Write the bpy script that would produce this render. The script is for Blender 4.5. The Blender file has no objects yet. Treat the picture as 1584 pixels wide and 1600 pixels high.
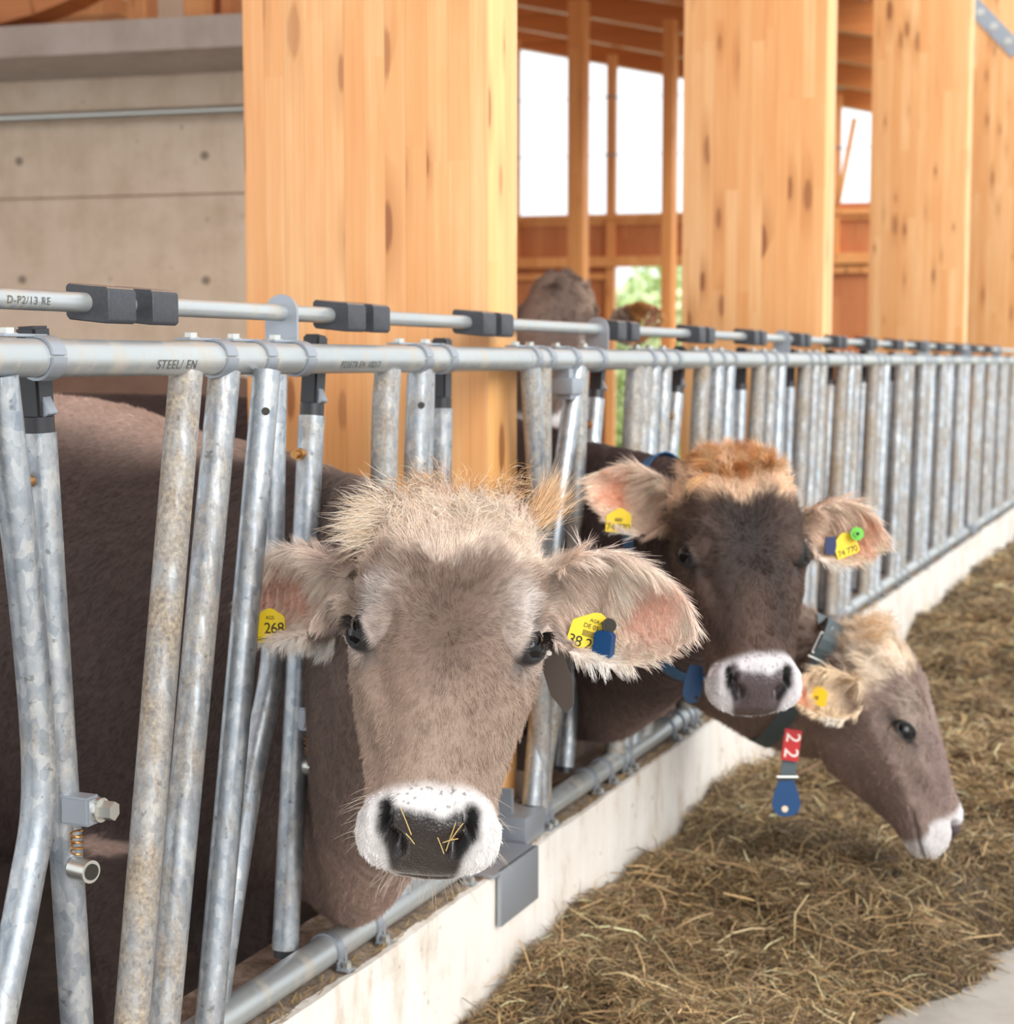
import bpy, bmesh, math, random
import numpy as np
from mathutils import Vector, Matrix
from mathutils.bvhtree import BVHTree
from mathutils.kdtree import KDTree

# ------------------------------------------------------------------ camera, light, exposure
SC = bpy.context.scene
COL = SC.collection
PITCH = math.atan(235 / 2600)
YAW = math.atan(1120 * math.cos(PITCH) / 2600)
CAM = np.array([1.2, 0.0, 1.22])
FW = np.array([-math.sin(YAW) * math.cos(PITCH), math.cos(YAW) * math.cos(PITCH), -math.sin(PITCH)])
RT = np.array([math.cos(YAW), math.sin(YAW), 0.0])
UP = np.cross(RT, FW)
cd = bpy.data.cameras.new('camera')
cd.sensor_fit = 'HORIZONTAL'
cd.sensor_width = 36.0
cd.lens = 36.0 * 2600 / 1584
cd.clip_start = 0.05
cd.clip_end = 200
cd.dof.use_dof = True
cd.dof.focus_distance = 1.86
cd.dof.aperture_fstop = 7.5
cam = bpy.data.objects.new('camera', cd)
COL.objects.link(cam)
cam.matrix_world = Matrix(((RT[0], UP[0], -FW[0], CAM[0]), (RT[1], UP[1], -FW[1], CAM[1]), (RT[2], UP[2], -FW[2], CAM[2]), (0, 0, 0, 1)))
SC.camera = cam

world = bpy.data.worlds.new('sky')
SC.world = world
world.use_nodes = True
wn = world.node_tree
wn.nodes['Background'].inputs[0].default_value = (0.93, 0.97, 1.0, 1)
wn.nodes['Background'].inputs[1].default_value = 1.6
sd = bpy.data.lights.new('sun', 'SUN')
sd.energy = 3.0
sd.angle = math.radians(40)
sd.color = (1.0, 0.97, 0.93)
sun = bpy.data.objects.new('sun', sd)
COL.objects.link(sun)
# broad soft daylight entering over the open feed alley
sun.rotation_euler = Vector((0.80, -0.50, 0.52)).to_track_quat('Z', 'Y').to_euler()

VS = SC.view_settings
VS.view_transform = 'Standard'
VS.look = 'None'
VS.gamma = 1
VS.use_curve_mapping = False
VS.exposure = -0.13

R = random.Random(7)
NR = np.random.default_rng(11)

# ------------------------------------------------------------------ helpers
def lin(c):
    out = []
    for v in c[:3]:
        v = v / 255.0
        out.append(v / 12.92 if v <= 0.04045 else ((v + 0.055) / 1.055) ** 2.4)
    return out

def rgba(c):
    return tuple(lin(c)) + (1.0,)

def at(px, py, depth):
    """world point seen at a photograph pixel, that far from the camera along its axis"""
    return CAM + (FW + RT * (px - 792) / 2600 - UP * (py - 800) / 2600) * depth

def link(o, parent=None):
    COL.objects.link(o)
    if parent is not None:
        o.parent = parent
    return o

def mesh_obj(name, V, Fc, mat, parent=None, smooth=True, mats=None, midx=None):
    me = bpy.data.meshes.new(name)
    me.from_pydata([tuple(map(float, v)) for v in V], [], [tuple(int(i) for i in f) for f in Fc])
    for m in (mats or [mat]):
        me.materials.append(m)
    me.polygons.foreach_set('use_smooth', [smooth] * len(me.polygons))
    if midx is not None:
        me.polygons.foreach_set('material_index', list(map(int, midx)))
    me.update()
    o = bpy.data.objects.new(name, me)
    return link(o, parent)

def tag(o, label=None, cat=None, group=None, kind=None):
    if label: o['label'] = label
    if cat: o['category'] = cat
    if group: o['group'] = group
    if kind: o['kind'] = kind
    return o

def empty(name, loc=(0, 0, 0), label=None, cat=None, group=None):
    o = bpy.data.objects.new(name, None)
    o.location = loc
    o.empty_display_size = 0.05
    link(o)
    return tag(o, label, cat, group)

class MB:
    """collects shapes for one mesh"""
    def __init__(s):
        s.V = []; s.F = []; s.M = []
    def add(s, V, Fc, m=0):
        o = len(s.V)
        s.V += [tuple(v) for v in V]
        s.F += [tuple(i + o for i in f) for f in Fc]
        s.M += [m] * len(Fc)
    def box(s, a, b, m=0, bev=0.0):
        a = np.array(a, float); b = np.array(b, float)
        c = (a + b) / 2; h = np.abs(b - a) / 2
        if bev <= 0:
            V = [c + h * np.array((x, y, z)) for x in (-1, 1) for y in (-1, 1) for z in (-1, 1)]
            s.add(V, [(0, 1, 3, 2), (4, 6, 7, 5), (0, 4, 5, 1), (2, 3, 7, 6), (0, 2, 6, 4), (1, 5, 7, 3)], m)
        else:
            bm = bmesh.new()
            bmesh.ops.create_cube(bm, size=1)
            for v in bm.verts:
                v.co = Vector((v.co.x * 2 * h[0], v.co.y * 2 * h[1], v.co.z * 2 * h[2]))
            bmesh.ops.bevel(bm, geom=bm.edges[:], offset=min(bev, h.min() * .9), segments=2, affect='EDGES', profile=.6)
            s.add_bm(bm, Matrix.Translation(Vector(c)), m)
    def add_bm(s, bm, mtx=None, m=0):
        bm.verts.index_update()
        V = [(mtx @ v.co) if mtx else v.co.copy() for v in bm.verts]
        s.add(V, [tuple(v.index for v in f.verts) for f in bm.faces], m)
        bm.free()
    def obox(s, c, ax, ay, az, hx, hy, hz, m=0, bev=0.0):
        bm = bmesh.new()
        bmesh.ops.create_cube(bm, size=2)
        for v in bm.verts:
            v.co = Vector((v.co.x * hx, v.co.y * hy, v.co.z * hz))
        if bev > 0:
            bmesh.ops.bevel(bm, geom=bm.edges[:], offset=bev, segments=2, affect='EDGES')
        M = Matrix(((ax[0], ay[0], az[0], c[0]), (ax[1], ay[1], az[1], c[1]), (ax[2], ay[2], az[2], c[2]), (0, 0, 0, 1)))
        s.add_bm(bm, M, m)
    def tube(s, pts, r, seg=20, cap=True, m=0, sub=1):
        P = np.array(pts, float)
        n = len(P)
        rr = np.broadcast_to(np.array(r, float), (n,))
        T = np.gradient(P, axis=0)
        T /= np.linalg.norm(T, axis=1)[:, None] + 1e-12
        ref = np.array((0, 1.0, 0)) if abs(T[0][1]) < .8 else np.array((0, 0, 1.0))
        V = []; Fc = []
        A = None
        for i in range(n):
            if A is None:
                A = np.cross(T[i], ref)
            A = A - T[i] * (A @ T[i]); A /= np.linalg.norm(A)
            B = np.cross(T[i], A)
            for k in range(seg):
                a = 2 * math.pi * k / seg
                V.append(P[i] + rr[i] * (math.cos(a) * A + math.sin(a) * B))
        for i in range(n - 1):
            for k in range(seg):
                Fc.append((i * seg + k, i * seg + (k + 1) % seg, (i + 1) * seg + (k + 1) % seg, (i + 1) * seg + k))
        if cap:
            Fc.append(tuple(range(seg - 1, -1, -1)))
            Fc.append(tuple((n - 1) * seg + k for k in range(seg)))
        s.add(V, Fc, m)
    def build(s, name, mat, parent=None, smooth=False, mats=None):
        o = mesh_obj(name, s.V, s.F, mat, parent, smooth, mats, s.M if mats else None)
        bm = bmesh.new(); bm.from_mesh(o.data)
        bmesh.ops.recalc_face_normals(bm, faces=bm.faces[:])
        bm.to_mesh(o.data); bm.free()
        if not smooth:
            flag_smooth(o.data, 35)
        return o

def flag_smooth(me, deg):
    for p in me.polygons: p.use_smooth = True
    bm = bmesh.new(); bm.from_mesh(me)
    lim = math.radians(deg)
    for e in bm.edges:
        if len(e.link_faces) == 2:
            e.smooth = e.calc_face_angle(0) < lim
    bm.to_mesh(me); bm.free()

def cubic(P, n):
    """Catmull-Rom resampling of rows of P at n places"""
    P = np.array(P, float)
    Q = np.vstack([2 * P[0] - P[1], P, 2 * P[-1] - P[-2]])
    t = np.linspace(0, len(P) - 1 - 1e-9, n)
    i = t.astype(int); f = (t - i)[:, None]
    a, b, c, d = Q[i], Q[i + 1], Q[i + 2], Q[i + 3]
    return .5 * ((2 * b) + (-a + c) * f + (2 * a - 5 * b + 4 * c - d) * f ** 2 + (-a + 3 * b - 3 * c + d) * f ** 3)

def sstep(a, b, x):
    t = np.clip((x - a) / (b - a), 0, 1)
    return t * t * (3 - 2 * t)

def hash3(i, j, k):
    h = (i * 374761393 + j * 668265263 + k * 2147483647) & 0xffffffff
    h = ((h ^ (h >> 13)) * 1274126177) & 0xffffffff
    return ((h ^ (h >> 16)) & 0xffff) / 65535.0

def vnoise(P):
    P = np.asarray(P, float)
    I = np.floor(P).astype(np.int64); f = P - I
    f = f * f * (3 - 2 * f)
    out = 0
    for dx in (0, 1):
        for dy in (0, 1):
            for dz in (0, 1):
                w = (f[:, 0] if dx else 1 - f[:, 0]) * (f[:, 1] if dy else 1 - f[:, 1]) * (f[:, 2] if dz else 1 - f[:, 2])
                out = out + w * hash3(I[:, 0] + dx, I[:, 1] + dy, I[:, 2] + dz)
    return out * 2 - 1

def text_mesh(name, txt, size, mat, parent, mtx, wrap=None, space=1.0):
    cu = bpy.data.curves.new(name, 'FONT')
    cu.body = txt; cu.size = size; cu.extrude = 0.0002 if wrap is None else 0.0
    cu.space_character = space
    cu.align_x = 'CENTER'; cu.align_y = 'CENTER'
    tmp = bpy.data.objects.new(name + '_tmp', cu)
    COL.objects.link(tmp)
    dg = bpy.context.evaluated_depsgraph_get()
    me = bpy.data.meshes.new_from_object(tmp.evaluated_get(dg))
    bpy.data.objects.remove(tmp)
    if wrap:
        rad = wrap
        for v in me.vertices:
            a = v.co.y / rad
            v.co = Vector((v.co.x, rad * math.sin(a), rad * math.cos(a)))
    me.transform(mtx)
    me.materials.clear(); me.materials.append(mat)
    o = bpy.data.objects.new(name, me)
    return link(o, parent)

def frame_mtx(c, x, y, z):
    return Matrix(((x[0], y[0], z[0], c[0]), (x[1], y[1], z[1], c[1]), (x[2], y[2], z[2], c[2]), (0, 0, 0, 1)))

def unit(v):
    v = np.asarray(v, float)
    return v / np.linalg.norm(v)

# ------------------------------------------------------------------ materials
class NT:
    def __init__(s, name):
        s.m = bpy.data.materials.new(name); s.m.use_nodes = True
        s.t = s.m.node_tree; s.b = s.t.nodes['Principled BSDF']
    def n(s, kind, **kw):
        x = s.t.nodes.new(kind)
        for k, v in kw.items():
            if k.startswith('i_'):
                key = k[2:].replace('_', ' ')
                x.inputs[key].default_value = v
            else:
                setattr(x, k, v)
        return x
    def l(s, a, b): s.t.links.new(a, b)
    def coord(s, scale=(1, 1, 1), kind='Object', rot=(0, 0, 0)):
        tc = s.n('ShaderNodeTexCoord'); mp = s.n('ShaderNodeMapping')
        mp.inputs['Scale'].default_value = scale; mp.inputs['Rotation'].default_value = rot
        s.l(tc.outputs[kind], mp.inputs[0]); return mp.outputs[0]
    def noise(s, vec, scale, detail=4, rough=.6):
        x = s.n('ShaderNodeTexNoise'); x.inputs['Scale'].default_value = scale
        x.inputs['Detail'].default_value = detail; x.inputs['Roughness'].default_value = rough
        if vec is not None: s.l(vec, x.inputs['Vector'])
        return x.outputs['Fac']
    def ramp(s, fac, stops):
        x = s.n('ShaderNodeValToRGB'); cr = x.color_ramp
        while len(cr.elements) < len(stops): cr.elements.new(.5)
        for e, (p, c) in zip(cr.elements, stops):
            e.position = p; e.color = c if len(c) == 4 else rgba(c)
        s.l(fac, x.inputs[0]); return x.outputs[0]
    def mix(s, fac, a, b, mode='MIX'):
        x = s.n('ShaderNodeMix'); x.data_type = 'RGBA'; x.blend_type = mode
        for sock, v in ((x.inputs[0], fac), (x.inputs[6], a), (x.inputs[7], b)):
            if hasattr(v, 'is_linked'): s.l(v, sock)
            elif isinstance(v, (int, float)): sock.default_value = v
            else: sock.default_value = v if len(v) == 4 else rgba(v)
        return x.outputs[2]
    def math(s, op, a, b=0.0, c=0.0):
        x = s.n('ShaderNodeMath'); x.operation = op
        for sock, v in zip(x.inputs, (a, b, c)):
            if hasattr(v, 'is_linked'): s.l(v, sock)
            else: sock.default_value = v
        return x.outputs[0]
    def bump(s, h, strength=.3, dist=.002):
        x = s.n('ShaderNodeBump'); x.inputs['Strength'].default_value = strength; x.inputs['Distance'].default_value = dist
        s.l(h, x.inputs['Height']); s.l(x.outputs[0], s.b.inputs['Normal'])
    def base(s, c):
        if hasattr(c, 'is_linked'): s.l(c, s.b.inputs['Base Color'])
        else: s.b.inputs['Base Color'].default_value = rgba(c)
    def rough(s, v):
        if hasattr(v, 'is_linked'): s.l(v, s.b.inputs['Roughness'])
        else: s.b.inputs['Roughness'].default_value = v
    def metal(s, v):
        if hasattr(v, 'is_linked'): s.l(v, s.b.inputs['Metallic'])
        else: s.b.inputs['Metallic'].default_value = v

def m_plain(name, c, rough=.5, metal=0.0, spec=None):
    k = NT(name); k.base(c); k.rough(rough); k.metal(metal)
    if spec is not None: k.b.inputs['Specular IOR Level'].default_value = spec
    return k.m

def m_galv(name, dirt=.4, seed=0.0):
    k = NT(name)
    v = k.coord()
    vo = k.n('ShaderNodeTexVoronoi'); vo.inputs['Scale'].default_value = 120; k.l(k.coord((1, 1, .55)), vo.inputs['Vector'])
    vs = k.n('ShaderNodeSeparateColor'); k.l(vo.outputs['Color'], vs.inputs[0])
    wv = k.noise(v, 16 + seed, 6, .72); w2 = k.noise(v, 60 + seed, 5, .7)
    f = k.math('ADD', k.math('MULTIPLY', wv, .55), k.math('ADD', k.math('MULTIPLY', w2, .25), k.math('MULTIPLY', vs.outputs[0], .20)))
    base = k.ramp(f, [(.30, (134, 144, 154)), (.50, (166, 172, 178)), (.72, (204, 206, 204))])
    streak = k.noise(k.coord((34, 34, 2.2)), 2.2 + seed, 5, .7)
    d = k.noise(v, 5.5 + seed, 7, .72)
    dm = k.ramp(k.math('ADD', k.math('MULTIPLY', d, .55), k.math('MULTIPLY', streak, .45)), [(.60 - .25 * dirt, (0, 0, 0, 1)), (.76 - .20 * dirt, (1, 1, 1, 1))])
    fine = k.noise(v, 170, 4, .65)
    dirtc = k.ramp(fine, [(.3, (96, 78, 58)), (.5, (150, 130, 102)), (.7, (190, 172, 144))])
    col = k.mix(k.math('MULTIPLY', dm, .8), base, dirtc)
    pit = k.ramp(k.noise(v, 75, 3, .5), [(.66, (0, 0, 0, 1)), (.72, (1, 1, 1, 1))])
    col = k.mix(k.math('MULTIPLY', pit, .5), col, (84, 76, 66))
    k.base(col)
    k.metal(k.math('SUBTRACT', .78, k.math('MULTIPLY', dm, .72)))
    k.rough(k.math('ADD', k.math('MULTIPLY', dm, .35), k.math('ADD', .30, k.math('MULTIPLY', wv, .22))))
    k.bump(k.math('ADD', d, k.math('MULTIPLY', fine, .35)), .3, .0015)
    return k.m

def m_wood(name, light, dark, lam=.042, axis='X', red=0.0, knots=1.0, board=2.6):
    """vertical glued laminations: axis is the horizontal direction across the boards"""
    k = NT(name)
    tc = k.n('ShaderNodeTexCoord'); sp = k.n('ShaderNodeSeparateXYZ'); k.l(tc.outputs['Object'], sp.inputs[0])
    across = k.math('ADD', sp.outputs['X'], sp.outputs['Y']) if axis == 'XY' else sp.outputs[axis]
    a = k.math('DIVIDE', across, lam)
    idx = k.math('FLOOR', a)
    wn1 = k.n('ShaderNodeTexWhiteNoise'); wn1.noise_dimensions = '1D'; k.l(idx, wn1.inputs['W'])
    off = k.math('MULTIPLY', wn1.outputs['Value'], 7.0)
    zz = k.math('ADD', sp.outputs['Z'], off)
    seg = k.math('FLOOR', k.math('DIVIDE', zz, board * .35))
    cb = k.n('ShaderNodeCombineXYZ'); k.l(idx, cb.inputs[0]); k.l(seg, cb.inputs[1])
    wn2 = k.n('ShaderNodeTexWhiteNoise'); wn2.noise_dimensions = '3D'; k.l(cb.outputs[0], wn2.inputs['Vector'])
    # grain
    g = k.n('ShaderNodeCombineXYZ')
    k.l(k.math('MULTIPLY', across, 60), g.inputs[0])
    k.l(k.math('MULTIPLY', k.math('ADD', idx, seg), 3.7), g.inputs[1])
    k.l(k.math('MULTIPLY', zz, 1.6), g.inputs[2])
    gn = k.n('ShaderNodeTexNoise'); gn.inputs['Scale'].default_value = 1.3; gn.inputs['Detail'].default_value = 5; gn.inputs['Distortion'].default_value = .6
    k.l(g.outputs[0], gn.inputs['Vector'])
    g2 = k.n('ShaderNodeCombineXYZ')
    k.l(k.math('MULTIPLY', across, 14), g2.inputs[0]); k.l(idx, g2.inputs[1]); k.l(k.math('MULTIPLY', zz, 2.2), g2.inputs[2])
    blot = k.noise(g2.outputs[0], 1.0, 4, .6)
    f = k.math('ADD', k.math('MULTIPLY', wn2.outputs['Value'], .24), k.math('ADD', k.math('MULTIPLY', gn.outputs['Fac'], .42), k.math('MULTIPLY', blot, .46)))
    mid = tuple((x * .55 + y * .45) for x, y in zip(light, dark))
    col = k.ramp(f, [(.28, light), (.55, mid), (.92, dark)])
    # knots
    kv = k.n('ShaderNodeCombineXYZ')
    k.l(k.math('ADD', k.math('MULTIPLY', across, 11), k.math('MULTIPLY', idx, 5.37)), kv.inputs[0]); k.l(k.math('MULTIPLY', zz, 3.1), kv.inputs[1])
    vo = k.n('ShaderNodeTexVoronoi'); vo.voronoi_dimensions = '2D'; vo.inputs['Scale'].default_value = 1.0; vo.inputs['Randomness'].default_value = 1.0
    k.l(kv.outputs[0], vo.inputs['Vector'])
    wob = k.noise(g.outputs[0], 3, 2)
    dist = k.math('ADD', vo.outputs['Distance'], k.math('MULTIPLY', k.math('SUBTRACT', wob, .5), .08))
    vsep = k.n('ShaderNodeSeparateColor'); k.l(vo.outputs['Color'], vsep.inputs[0])
    pick = k.math('MULTIPLY', k.math('GREATER_THAN', vsep.outputs[0], 1 - .42 * knots), k.math('ADD', .35, k.math('MULTIPLY', vsep.outputs[2], .65)))
    dist = k.math('DIVIDE', dist, k.math('ADD', .35, k.math('MULTIPLY', vsep.outputs[1], 1.0)))
    halo = k.math('MULTIPLY', pick, k.ramp(dist, [(.05, (1, 1, 1, 1)), (.42, (0, 0, 0, 1))]))
    core = k.math('MULTIPLY', pick, k.ramp(dist, [(.10, (1, 1, 1, 1)), (.145, (0, 0, 0, 1))]))
    col = k.mix(k.math('MULTIPLY', halo, .75), col, tuple(x * .84 for x in dark))
    col = k.mix(k.math('MULTIPLY', core, .8), col, (138, 80, 44))
    fr = k.math('FRACT', a)
    seam = k.math('LESS_THAN', fr, .035)
    col = k.mix(k.math('MULTIPLY', seam, .28), col, (150, 90, 45))
    k.base(col); k.rough(.45)
    k.bump(gn.outputs['Fac'], .12, .001)
    return k.m

def m_rail(name):
    k = NT(name); v = k.coord((6, 1, 6))
    a = k.noise(v, 3, 6, .65); b = k.noise(k.coord(), 120, 4, .6); c = k.noise(k.coord((2, 9, 2)), 3.2, 5, .7)
    col = k.mix(a, (164, 172, 177), (208, 211, 208))
    d = k.ramp(k.math('ADD', k.math('MULTIPLY', c, .8), k.math('MULTIPLY', b, .2)), [(.50, (0, 0, 0, 1)), (.72, (1, 1, 1, 1))])
    k.base(k.mix(k.math('MULTIPLY', d, .7), col, (186, 164, 132)))
    k.metal(k.math('SUBTRACT', .62, k.math('MULTIPLY', d, .5))); k.rough(k.math('ADD', .30, k.math('MULTIPLY', b, .18)))
    k.bump(b, .12, .0008)
    return k.m

M = {}
M['rail'] = m_rail('smooth galvanised pipe')
M['galv'] = m_galv('galvanised steel', .35)
M['galv_dirty'] = m_galv('soiled galvanised steel', 1.0, 1.3)
M['galv_mid'] = m_galv('weathered galvanised steel', .7, 2.1)
M['plate'] = m_plain('grey zinc plate', (164, 170, 178), .45, .6)
M['bolt'] = m_plain('bright zinc bolt', (205, 205, 198), .3, .85)
M['black'] = m_plain('black plastic', (42, 42, 46), .42)
def _rub():
    k = NT('black rubber block'); v = k.coord()
    geo = k.n('ShaderNodeNewGeometry'); sp = k.n('ShaderNodeSeparateXYZ'); k.l(geo.outputs['Normal'], sp.inputs[0])
    dust = k.math('MULTIPLY', k.math('GREATER_THAN', sp.outputs['Z'], .7), k.math('ADD', .45, k.math('MULTIPLY', k.noise(v, 90, 5), .5)))
    c0 = k.mix(k.noise(v, 220, 4), (44, 45, 50), (74, 76, 82))
    k.base(k.mix(dust, c0, (150, 132, 116))); k.rough(.55); k.bump(k.noise(v, 260, 3), .2, .001)
    return k.m
M['rubber'] = _rub()
M['post'] = m_wood('glulam spruce', (249, 203, 148), (222, 142, 76), .0435, 'X')
M['post_face'] = m_wood('glulam spruce face', (252, 206, 142), (230, 156, 84), .05, 'Y', knots=.6)
M['beam'] = m_wood('roof timber', (226, 150, 84), (176, 96, 44), .2, 'Z', knots=.3)
M['board'] = m_wood('wall boarding', (214, 142, 92), (170, 96, 52), .12, 'X', knots=.3)
M['stud'] = m_wood('stud timber', (248, 186, 120), (216, 138, 74), .12, 'XY', knots=.4)

def _concrete(name, c1, c2, c3, joints=False):
    k = NT(name); v = k.coord()
    a = k.noise(v, 1.3, 6, .65); b = k.noise(v, 9, 6, .7); st = k.noise(k.coord((4, 4, .5)), 1.2, 5, .6)
    f = k.math('ADD', k.math('MULTIPLY', a, .45), k.math('ADD', k.math('MULTIPLY', b, .25), k.math('MULTIPLY', st, .3)))
    col = k.ramp(f, [(.34, c1), (.5, c2), (.66, c3)])
    vo = k.n('ShaderNodeTexVoronoi'); vo.inputs['Scale'].default_value = 5.5; k.l(v, vo.inputs['Vector'])
    pit = k.ramp(vo.outputs['Distance'], [(.035, (1, 1, 1, 1)), (.09, (0, 0, 0, 1))])
    col = k.mix(k.math('MULTIPLY', pit, .45), col, tuple(x * .6 for x in c1))
    k.base(col); k.rough(.85); k.bump(b, .3, .003)
    return k.m
M['conc'] = _concrete('board marked concrete', (196, 172, 144), (226, 204, 180), (238, 220, 200))
M['slab'] = _concrete('grey concrete slab', (170, 156, 142), (198, 184, 172), (212, 202, 192))
M['floor'] = _concrete('alley concrete', (140, 132, 122), (176, 168, 158), (196, 190, 182))

def _curb():
    k = NT('whitewashed concrete'); v = k.coord()
    sp = k.n('ShaderNodeSeparateXYZ'); k.l(v, sp.inputs[0])
    a = k.noise(v, 5, 7, .7); b = k.noise(v, 30, 6, .7)
    st = k.noise(k.coord((8, 8, 1.5)), 2, 5, .65)
    col = k.ramp(k.math('ADD', k.math('MULTIPLY', a, .5), k.math('MULTIPLY', st, .5)), [(.36, (196, 180, 162)), (.47, (228, 220, 210)), (.7, (242, 238, 232))])
    spk = k.ramp(b, [(.30, (1, 1, 1, 1)), (.37, (0, 0, 0, 1))])
    col = k.mix(k.math('MULTIPLY', spk, .55), col, (120, 104, 90))
    # trodden ledge: dirt lies on the flat top behind the front arris
    geo = k.n('ShaderNodeNewGeometry'); ns = k.n('ShaderNodeSeparateXYZ'); k.l(geo.outputs['Normal'], ns.inputs[0])
    top = k.math('MULTIPLY', k.math('GREATER_THAN', ns.outputs['Z'], .6), k.math('LESS_THAN', k.math('ADD', sp.outputs['X'], k.math('MULTIPLY', k.math('SUBTRACT', a, .5), .05)), .036))
    dirt = k.ramp(k.noise(v, 45, 7, .75), [(.3, (84, 68, 56)), (.5, (134, 116, 100)), (.7, (176, 160, 144))])
    k.base(k.mix(top, col, dirt)); k.rough(.8)
    k.bump(k.math('ADD', a, k.math('MULTIPLY', b, .4)), .5, .004)
    return k.m
M['curb'] = _curb()
def _barnfloor():
    k = NT('dark bedding floor'); v = k.coord()
    col = k.ramp(k.noise(v, 8, 8, .7), [(.3, (30, 24, 20)), (.55, (62, 50, 42)), (.8, (110, 92, 74))])
    k.base(col); k.rough(.8); k.bump(k.noise(v, 12, 6), .6, .02); return k.m
M['barnfloor'] = _barnfloor()
def _coat(hair=False):
    k = NT('cattle hair' if hair else 'cattle hide')
    at_ = k.n('ShaderNodeAttribute'); at_.attribute_name = 'coat'
    if hair:
        k.l(at_.outputs['Color'], k.b.inputs['Base Color']); k.rough(.55)
        k.b.inputs['Specular IOR Level'].default_value = .35
        return k.m
    wet = k.n('ShaderNodeAttribute'); wet.attribute_name = 'wet'
    v = k.coord()
    n1 = k.noise(v, 130, 4, .7)
    c = k.mix(k.math('MULTIPLY', n1, .35), at_.outputs['Color'], (60, 44, 36), 'MULTIPLY')
    k.base(c)
    k.rough(k.math('SUBTRACT', .8, k.math('MULTIPLY', wet.outputs['Fac'], .52)))
    k.l(k.math('MULTIPLY', wet.outputs['Fac'], .8), k.b.inputs['Coat Weight'])
    k.b.inputs['Coat Roughness'].default_value = .16
    vo = k.n('ShaderNodeTexVoronoi'); vo.inputs['Scale'].default_value = 330; k.l(v, vo.inputs['Vector'])
    h = k.math('ADD', k.math('MULTIPLY', n1, .5), k.math('MULTIPLY', k.math('MULTIPLY', vo.outputs['Distance'], wet.outputs['Fac']), 1.6))
    k.bump(h, .55, .0016)
    return k.m
M['hide'] = _coat(); M['hair'] = _coat(True)
M['eye'] = m_plain('eyeball', (12, 8, 10), .10, 0, .35)
M['iris'] = m_plain('brown iris', (52, 28, 22), .14, 0, .35)
M['yellow'] = m_plain('yellow tag plastic', (240, 206, 40), .45)
M['ink'] = m_plain('black ink', (38, 34, 26), .6)
M['bluetag'] = m_plain('blue tag plastic', (6, 64, 112), .35)
M['navy'] = m_plain('dark blue tag plastic', (34, 48, 92), .4)
M['green'] = m_plain('green button plastic', (110, 196, 70), .35)
M['strapblue'] = m_plain('blue collar webbing', (36, 84, 122), .6)
M['strapgrey'] = m_plain('grey collar strap', (78, 90, 94), .6)
M['leather'] = m_plain('worn leather strap', (66, 56, 48), .65)
M['red'] = m_plain('red number plate', (188, 32, 34), .4)
M['white'] = m_plain('white numeral', (236, 228, 220), .5)
M['printing'] = m_plain('grey pipe printing', (92, 92, 88), .6, .2)
M['brass'] = m_plain('brass pin', (176, 128, 74), .35, .8)
# ------------------------------------------------------------------ setting: floors, curb, posts
def slab_obj(name, a, b, mat, kind='structure', bev=0):
    m = MB(); m.box(a, b, 0, bev); o = m.build(name, mat); tag(o, kind=kind); return o

slab_obj('floor', (0.03, -1.5, -0.12), (4.2, 16.5, 0.0), M['floor'])
slab_obj('floor_barn', (-9.0, -1.5, -0.30), (-0.13, 16.5, -0.15), M['barnfloor'])

def make_curb():
    """long low wall with slightly uneven arris"""
    ys = np.arange(0.6, 12.01, 0.03)
    xs_top = np.linspace(-0.13, 0.05, 9)
    V = []; rows = []
    prof = [(x, None) for x in xs_top] + [(0.05, .29), (0.05, .24), (0.05, .17), (0.05, .08), (0.05, -.02)] + [(-.13, -.02)]
    for j, y in enumerate(ys):
        for i, (x, z) in enumerate(prof):
            zz = 0.317 if z is None else z
            nx = vnoise(np.array([[x * 30, y * 9, zz * 20]]))[0] * .0022
            nz = vnoise(np.array([[x * 40 + 9, y * 14, 3.3]]))[0] * .0025
            V.append((x + (nx if z is not None or i == 8 else 0), y, zz + (nz if z is None else 0)))
    n = len(prof); Fc = []
    for j in range(len(ys) - 1):
        for i in range(n - 1):
            Fc.append((j * n + i, (j + 1) * n + i, (j + 1) * n + i + 1, j * n + i + 1))
        Fc.append((j * n + n - 1, (j + 1) * n + n - 1, (j + 1) * n, j * n))
    Fc.append(tuple(range(n))); Fc.append(tuple((len(ys) - 1) * n + i for i in range(n - 1, -1, -1)))
    o = mesh_obj('feed_curb', V, Fc, M['curb'])
    bm = bmesh.new(); bm.from_mesh(o.data); bmesh.ops.recalc_face_normals(bm, faces=bm.faces[:]); bm.to_mesh(o.data); bm.free()
    flag_smooth(o.data, 40)
    tag(o, 'long whitewashed concrete curb between the feed barrier and the hay', 'curb')
make_curb()

G = np.array((-.9877, -.1564, 0.0))     # along the end walls, away from the alley
GN = np.array((.1564, -.9877, 0.0))     # facing the camera end
SL = .215
def end_pt(px, py, depth0=15.2, off=0.0):
    p0 = at(940, 565, depth0) + GN * off
    r = FW + RT * (px - 792) / 2600 - UP * (py - 800) / 2600
    return CAM + r * (((p0 - CAM) @ GN) / (r @ GN))
RP = end_pt(940, 84)
def roof_z(pt): return RP[2] + SL * ((np.asarray(pt, float) - RP) @ G)

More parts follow.
